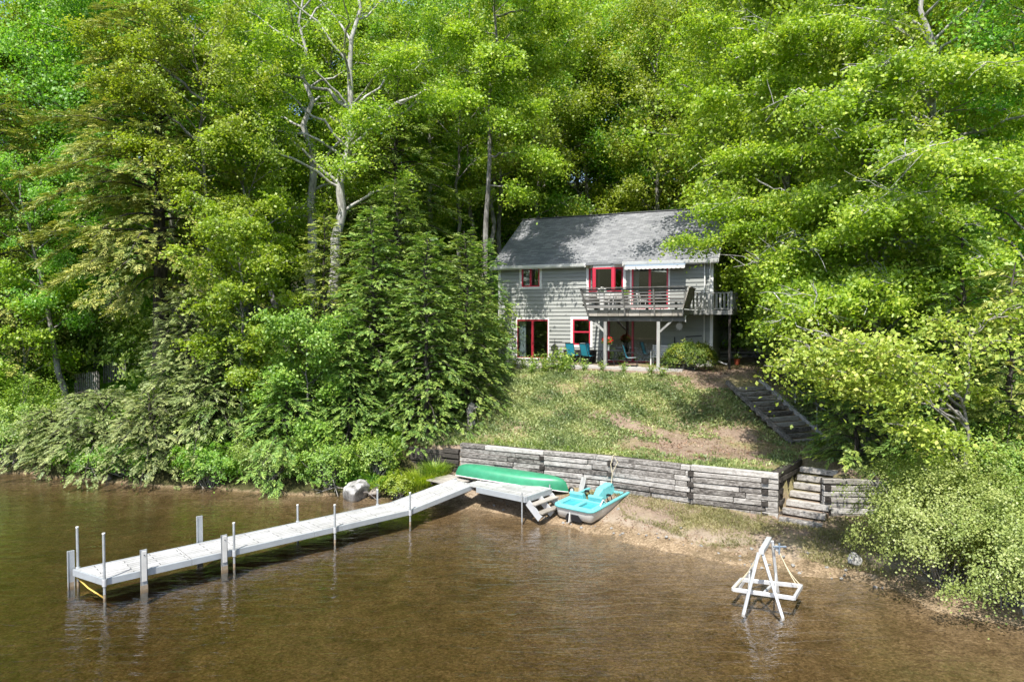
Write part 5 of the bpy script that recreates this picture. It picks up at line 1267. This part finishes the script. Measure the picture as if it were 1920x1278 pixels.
make_broad('maple_tree', 13, 3.2, 6.0, nl=12, tr=.19, ns=4, per=46, leaf=.11, srad=.55, lean=(-3.2, 0), mat='lime', bark='bark', loc=at(560, 31.5), label='maple whose grey trunk leans to the left below the pale double trunk')
make_broad('maple_tree', 18.5, 3.4, 9.5, nl=18, tr=.16, ns=6, per=50, leaf=.11, srad=.55, lean=(-.6, -.2), mat='maple', bark='bark', loc=at(405, 30.2), lift=.08, label='maple whose yellow green crown stands in front of the huge hemlock', targets=[(P(190, 150, 28.8), 13, .1, .5), (P(230, 260, 28.5), 11.5, .1, .5), (P(150, 60, 29), 15, .1, .5), (P(330, 330, 28.2), 10, .1, .5)])
make_broad('birch_tree', 13, 2.8, 4.5, nl=18, tr=.17, ns=6, per=46, leaf=.10, srad=.5, lean=(-2.2, 0), mat='wood_green', bark='bark', loc=at(128, 32.0), label='pale mottled birch trunk leaning beside the picket fence')
make_broad('maple_tree', 7.5, 2.6, 1.2, nl=16, tr=.10, ns=4, per=50, leaf=.12, srad=.5, mat='lime', bark='bark', loc=at(45, 31.8), prof='full', label='lime green young maple at the left edge behind the shore bushes')
# trees standing just left and behind the house: visible trunks
pT = make_broad('maple_tree', 20, 4.0, 9.0, nl=16, tr=.21, ns=5, per=50, leaf=.125, srad=.62, mat='maple', bark='bark', loc=at(922, 41.5), label='slender dark trunked maple just left of the house roof')
dup(pT, *at(938, 42.6)[:2], 1.03, rz=2.0, label='slender maple with paler trunk, second from the left behind the roof edge')
dup(pT, *at(884, 44)[:2], 1.12, rz=4.0, label='grey trunked maple left of the slender pair behind the roof edge', mat='wood_green')
dup(pT, *at(806, 41)[:2], 1.0, rz=1.0, label='thin straight grey trunk between the dark hemlock and the house', mat='wood_green')
dup(pT, *at(862, 39.5)[:2], .85, rz=3.0, label='shorter grey trunk leafed to the ground side left of the house', mat='maple')
# --- the wood behind
FG = 'trees of the dense wood behind the house'
zr = 'leafy tree of the wood rising right behind the house roof'
w1 = make_broad('maple_tree', 21, 5.2, 1.8, nl=34, tr=.22, ns=7, per=50, leaf=.145, srad=.82, flat=.5, mat='wood_green', bark='bark', loc=at(1100, 50), label='leafy tree of the wood rising right behind the house roof', group=zr.replace('leafy tree', 'leafy trees'))
w2 = make_broad('maple_tree', 22, 5.2, 2.4, nl=34, tr=.22, ns=7, per=50, leaf=.145, srad=.82, flat=.5, mat='maple', bark='bark', loc=at(1230, 47), label='leafy tree of the wood rising right behind the house roof', group=zr.replace('leafy tree', 'leafy trees'))
spots = [(1010, 48, 1), (1330, 49, 2), (1420, 44, 1), (1180, 56, 2), (1060, 57, 1), (1290, 58, 1), (1400, 56, 2), (1520, 50, 2), (1600, 40, 1), (1660, 48, 2), (1720, 34, 1), (1780, 42, 2), (1860, 36, 1), (1900, 46, 2), (1500, 37, 1), (1560, 31, 2), (1480, 30.5, 1), (1440, 38, 2),
         (940, 54, 2), (870, 50, 1), (790, 48, 2), (700, 46, 1), (620, 43, 2), (540, 46, 1), (470, 39, 2), (400, 44, 1), (330, 38, 2), (250, 42, 1), (180, 38, 2), (100, 44, 1), (20, 40, 2), (-60, 38, 1), (760, 58, 1), (640, 57, 2), (520, 58, 1), (380, 56, 2), (240, 55, 1), (80, 56, 2), (1980, 32, 1), (1640, 30, 1), (1350, 66, 1), (980, 66, 1), (1240, 52, 2), (1080, 53, 1), (1140, 60, 1), (900, 60, 2), (820, 62, 1), (1340, 54, 1), (1450, 62, 2), (1550, 60, 1)]
for px, Y, k in spots:
    x, y, _ = at(px, Y); sv = float(rng.uniform(.92, 1.12)) * (1.0 if Y < 50 else 1.1)
    zl = 'leafy tree of the wood behind the left shore trees' if px < 560 else 'leafy tree of the wood between the pale double trunk and the house' if px < 960 else 'leafy tree of the wood rising right behind the house roof' if px < 1400 else 'leafy tree of the wood right of the house, behind the big maple'
    dup(w1 if k == 1 else w2, x, y, sv, label=zl, group=zl.replace('leafy tree', 'leafy trees'), mat=['wood_green', 'maple', 'lime', 'wood_green', 'lime'][int(rng.integers(0, 5))])
# understorey behind the house and along the left bank
ug = 'undergrowth bushes in the wood'
ub = make_shrub('bush', at(1440, 33.5), (1.8, 1.4, 1.3), 9000, .11, 'herb', 'leafy bush at the top of the lawn right of the house', lumps=26)
for px, Y, s_ in [(1380, 40, 1.3), (1000, 44, 1.6), (900, 37, 1.2), (840, 34, 1.2), (1520, 28.5, 1.1), (1590, 26, 1.2), (1680, 24, 1.3), (1760, 23, 1.4), (1850, 22, 1.4), (1930, 22, 1.4), (760, 33, 1.2), (660, 33, 1.3), (560, 33.5, 1.2), (460, 33, 1.3), (380, 31.5, 1.2), (320, 34, 1.3), (230, 37.5, 1.3), (130, 38.5, 1.3), (40, 36, 1.4), (-40, 36, 1.4), (500, 29.2, 1.1), (560, 29, 1.1), (370, 29, 1.0), (1150, 46, 1.5), (1300, 46, 1.5), (1620, 34, 1.6), (1480, 33, 1.2), (1560, 37, 1.6)]:
    x, y, _ = at(px, Y); zl = 'leafy undergrowth bush among the trunks left of the house' if px < 960 else 'leafy undergrowth bush among the trunks behind or right of the house'; dup(ub, x, y, s_, label=zl, group=ug + (' left' if px < 960 else ' right'))

# ------------------------------------------------------------------ planting by the house
ya = G(1300, 697, 4.12)
yw = make_shrub('yew_bush', (ya[0], ya[1] + .5, gz(ya[0], ya[1] + .5) + .02), (1.15, .85, .60), 26000, .055, 'yew', 'clipped rounded yew with golden top at the patio corner', lumps=40, cat='shrub', neat=True)
PGr = 'leafy perennials along the patio edge'
def perennial(name, loc, label, n=60, h=.5, r_=.3, mat='herb', leaf=.13, group=PGr, cat='plant', arch=.6):
    t = empty(name, loc, 0, label, cat, group); V = []; T = TubeSet(); Cs = []; Ns = []
    for i in range(max(n // 8, 4)):
        az = rng.uniform(0, 6.28); rr = r_ * rng.uniform(.3, 1); tip = np.array((math.cos(az) * rr, math.sin(az) * rr, h * rng.uniform(.6, 1.1))); p = curve((0, 0, 0), tip, .05, 5, .02); T.add(p, .008, .004, 4)
        for j in range(8): Cs.append(p[min(1 + j // 2, 4)] + rng.normal(size=3) * .06); Ns.append((math.cos(az) * .4 + rng.normal() * .5, math.sin(az) * .4 + rng.normal() * .5, .8))
    link('stems', T.mesh('stems'), M['herb'], t); Vv = leafquads(np.array(Cs), np.array(Ns), leaf * rng.uniform(.6, 1.3, len(Cs)), .5, .1)
    link('leaves', leafmesh('leaves', Vv, rng.random(len(Cs))), M[mat], t); return t
pl0 = perennial('leafy_plant', (0, 0, 0), 'leafy green perennial at the front edge of the patio', n=180, h=.75, r_=.5)
pl0.location = HW(7.2, 2.95, -.25)
for i, (t, y, s_) in enumerate([(7.7, 3.1, .9), (6.7, 3.1, 1.15), (6.3, 2.95, 1.25), (5.9, 3.2, 1.0), (8.3, 3.0, .8), (8.9, 2.9, .9), (9.6, 2.8, .9), (10.3, 2.8, 1.1), (7.0, 3.7, .8), (7.6, 3.8, .7), (4.4, 3.1, .6), (3.4, 3.1, .55), (5.2, 3.2, .7), (10.8, 3.3, 1.0), (6.1, 3.7, .8), (2.2, 3.2, .6), (1.6, 3.5, .7)]):
    c = copy_tree(pl0); p = HW(t, y, 0); c.location = (p[0], p[1], gz(p[0], p[1])); c.scale = (s_, s_, s_); c.rotation_euler = (0, 0, float(rng.uniform(0, 6)))
def strap_clump(loc, label, n, h, r_, mat='herb', cat='grass clump', wd=.018):
    t = empty('grass_clump', loc, 0, label, cat); V = []
    az = rng.uniform(0, 6.28, n); base = np.stack([np.cos(az), np.sin(az), az * 0], 1) * r_ * rng.uniform(0, .75, (n, 1)); d_ = np.stack([np.cos(az), np.sin(az), az * 0], 1) + rng.normal(size=(n, 3)) * .3
    hh = h * rng.uniform(.6, 1.1, (n, 1)); mid = base + d_ * hh * .22 + np.array((0, 0, 1)) * hh * .72; tip = base + d_ * hh * .62 + np.array((0, 0, 1)) * hh * .92
    sd = np.cross(d_, (0, 0, 1.)); sd /= np.linalg.norm(sd, axis=1, keepdims=True)
    V = np.stack([base - sd * wd * .5, base + sd * wd * .5, mid + sd * wd * .5, mid - sd * wd * .5, mid - sd * wd * .5, mid + sd * wd * .5, tip + sd * .003, tip - sd * .003], 1).reshape(-1, 3)
    link('blades', leafmesh('blades', V, np.repeat(rng.random(n), 2)), M[mat], t); return t
gp = G(790, 912, .35); strap_clump((gp[0], gp[1], gz(gp[0], gp[1])), 'long green daylily grass beside the plank walk', 2600, .62, .85, mat='lime')
gp = G(815, 900, .45); strap_clump((gp[0], gp[1], gz(gp[0], gp[1])), 'long grass clump nearer the timber wall beside the plank walk', 1600, .55, .6, mat='herb')
make_shrub('bush', (*G(748, 920, .25)[:2], .12), (.72, .5, .36), 9000, .055, 'lime', 'low bright green bush between the boulder and the long grass', lumps=20)

# ------------------------------------------------------------------ ground cover
def scatter(n, x0, x1, y0, y1, test):
    x = rng.uniform(x0, x1, n); y = rng.uniform(y0, y1, n); k = test(x, y); x, y = x[k], y[k]; return np.stack([x, y, hgt(x, y)], 1)
def patch(x, y, s=1.0, ph=0.0): return np.sin(x * 1.3 * s + ph + 1.1 * np.sin(y * .9 * s)) + np.cos(y * 1.6 * s + ph * 2 + np.sin(x * 1.1 * s)) + .6 * np.sin(3.1 * x * s + 2.3 * y * s + ph)
def inhouse(x, y):
    a = (x - HC[0]) * U[0] + (y - HC[1]) * U[1]; b = (x - HC[0]) * O[0] + (y - HC[1]) * O[1]; return (a > .3) & (a < 11.3) & (b < 2.8)
def stairs_(x, y):
    cx = 10.95 + (y - 25.2) / 3.2 * (9.7 - 10.95); return ((np.abs(x - cx) < .9) & (y > 24.9) & (y < 28.7)) | ((x > 7.7) & (x < 10.6) & (y > 19.5) & (y < 22.6) & (y < 20.4 + (x - 7.95) * 1.35) )
def bankz(x, y): return (y > np.interp(x, wallx, wally) + .12) & (x > -3.6) & (x < 13) & ~inhouse(x, y) & ~stairs_(x, y)
def dirt(x, y): # bare earth towards the foot of the steps
    return ((x - 7.3) / 3.3) ** 2 + ((y - 24.0) / 1.7) ** 2
def blades(P_, size, mat, name, label, wd=.25, upk=1.0, per=3):
    n = len(P_) * per; C = np.repeat(P_, per, 0) + rng.normal(size=(n, 3)) * np.array((.04, .04, 0)); s = size * rng.uniform(.5, 1.4, n)
    D = rng.normal(size=(n, 3)) * .75; D[:, 2] = np.abs(D[:, 2]) * .4 + upk * .5; D /= np.linalg.norm(D, axis=1, keepdims=True)
    C = C + D * (s * .45)[:, None]; N = np.cross(D, rng.normal(size=(n, 3)))
    V = leafquads(C, N, s, wd, .03, droop=D); o = link(name, leafmesh(name, V, np.clip(.5 * rng.random(n) + .5 * np.repeat(.5 + .25 * patch(P_[:, 0], P_[:, 1], 2.0), per), 0, 1)), M[mat])
    o['label'] = label; o['category'] = 'ground cover'; o['kind'] = 'stuff'; return o
Pc = scatter(95000, -3.6, 12.5, 20.5, 33.5, lambda x, y: bankz(x, y) & (dirt(x, y) + rng.random(len(x)) * 1.3 + .25 * patch(x, y, 2.2) > 1.9) & (patch(x, y) + rng.normal(size=len(x)) * .6 > -1.4) & (y < 30.8 + (4 - x) * .45) & ~((x > 7.6) & (y > 28.2)))
blades(Pc, .13, 'cover', 'creeping_ground_cover', 'grey green creeping ground cover over the bank', .3, .55, 3)
Pg = scatter(26000, -3.6, 13.0, 19.5, 33.8, lambda x, y: bankz(x, y) & ((patch(x, y, 1.4, 2) + rng.normal(size=len(x)) * .7 > .4)) & ((dirt(x, y) > .5) | (rng.random(len(x)) > .75)))
blades(Pg, .11, 'drygrass', 'dry_grass', 'dry yellowish grass on the terrace and upper lawn', .12, 1.0, 3)
Pg2 = scatter(9000, -3.4, 8.0, 20.8, 26.4, lambda x, y: bankz(x, y) & (y < np.interp(x, wallx, wally) + .75) & (rng.random(len(x)) > np.clip((x - 2) / 5, 0, .8)))
blades(Pg2, .17, 'herb', 'green_grass', 'green grass hanging over the top edge of the timber wall', .1, .8, 3)
Pb = scatter(60000, 1.5, 12.5, 16.5, 22.8, lambda x, y: (y < np.interp(x, wallx, wally) - .25) & (y > shoreY(x) + .8 + .3 * np.sin(x * 2.1)) & (patch(x, y, 1.7, 1) + rng.normal(size=len(x)) * .8 > -.3) & ~((x < 3.4) & (y < 23.5) & (x > 1.3) & (y < 20.6 + (x - 1.3) * 1.3)))
blades(Pb, .10, 'drygrass', 'beach_grass', 'thin dry grass on the beach below the timber wall', .12, .9, 3)
Pl = scatter(26000, -3.6, 13.0, 19.5, 33, lambda x, y: bankz(x, y) & ((dirt(x, y) + rng.random(len(x)) * .6 < 1.7) | (patch(x, y, 1.1, 4) > 1.1) | ((x > 7) & (y > 24))) & (rng.random(len(x)) > .35))
def litter(P_, size, name, label):
    N = rng.normal(size=(len(P_), 3)) * .5 + np.array((0, 0, 1)); V = leafquads(P_ + np.array((0, 0, .02)), N, size * rng.uniform(.5, 1.4, len(P_)), .6, .12); o = link(name, leafmesh(name, V, rng.random(len(P_))), M['litter']); o['label'] = label; o['category'] = 'leaf litter'; o['kind'] = 'stuff'
litter(Pl, .07, 'leaf_litter', 'brown fallen leaves on the bare earth by the steps')
Pw = scatter(9000, -2.2, 9.5, 18, 25, lambda x, y: (y < np.interp(x, wallx, wally) - .1) & (y > shoreY(x) + .1) & ((x < 1.6) | (np.abs(y - shoreY(x) - .9) < .35) | (rng.random(len(x)) > .8)))
litter(Pw, .05, 'beach_litter', 'dead leaves and twigs lying on the beach and under the platform')
Pf = scatter(60000, -30, -4.4, 24, 44, lambda x, y: (y > shoreY(x) + .25))
blades(Pf, .3, 'wood_green', 'forest_undergrowth', 'low green undergrowth covering the wood floor at the left', .5, .7, 2)
Pf = scatter(40000, 11.5, 34, 14, 46, lambda x, y: (y > shoreY(x) + 2.0) & (x > 11.2 + np.maximum(0, 26 - y) * .1) & ((y > 35) | (x > 13.2)))
blades(Pf, .30, 'wood_green', 'forest_undergrowth', 'low green undergrowth covering the wood floor at the right', .5, .7, 2)
Pf = scatter(30000, -6, 16, 38, 62, lambda x, y: ~inhouse(x, y) & (y > 41))
blades(Pf, .4, 'wood_green', 'forest_undergrowth', 'low green undergrowth on the slope behind the house', .5, .7, 2)
pr = potted('potted_plant', (*P(1382, 672, 33.0)[:2], gz(*P(1382, 672, 33.0)[:2])), 'terracotta pot standing before the low timber wall at the lawn', 'herb', 'flower_white', pot='terracotta', ph=.28, cr=.22, nf=12, nl=120)
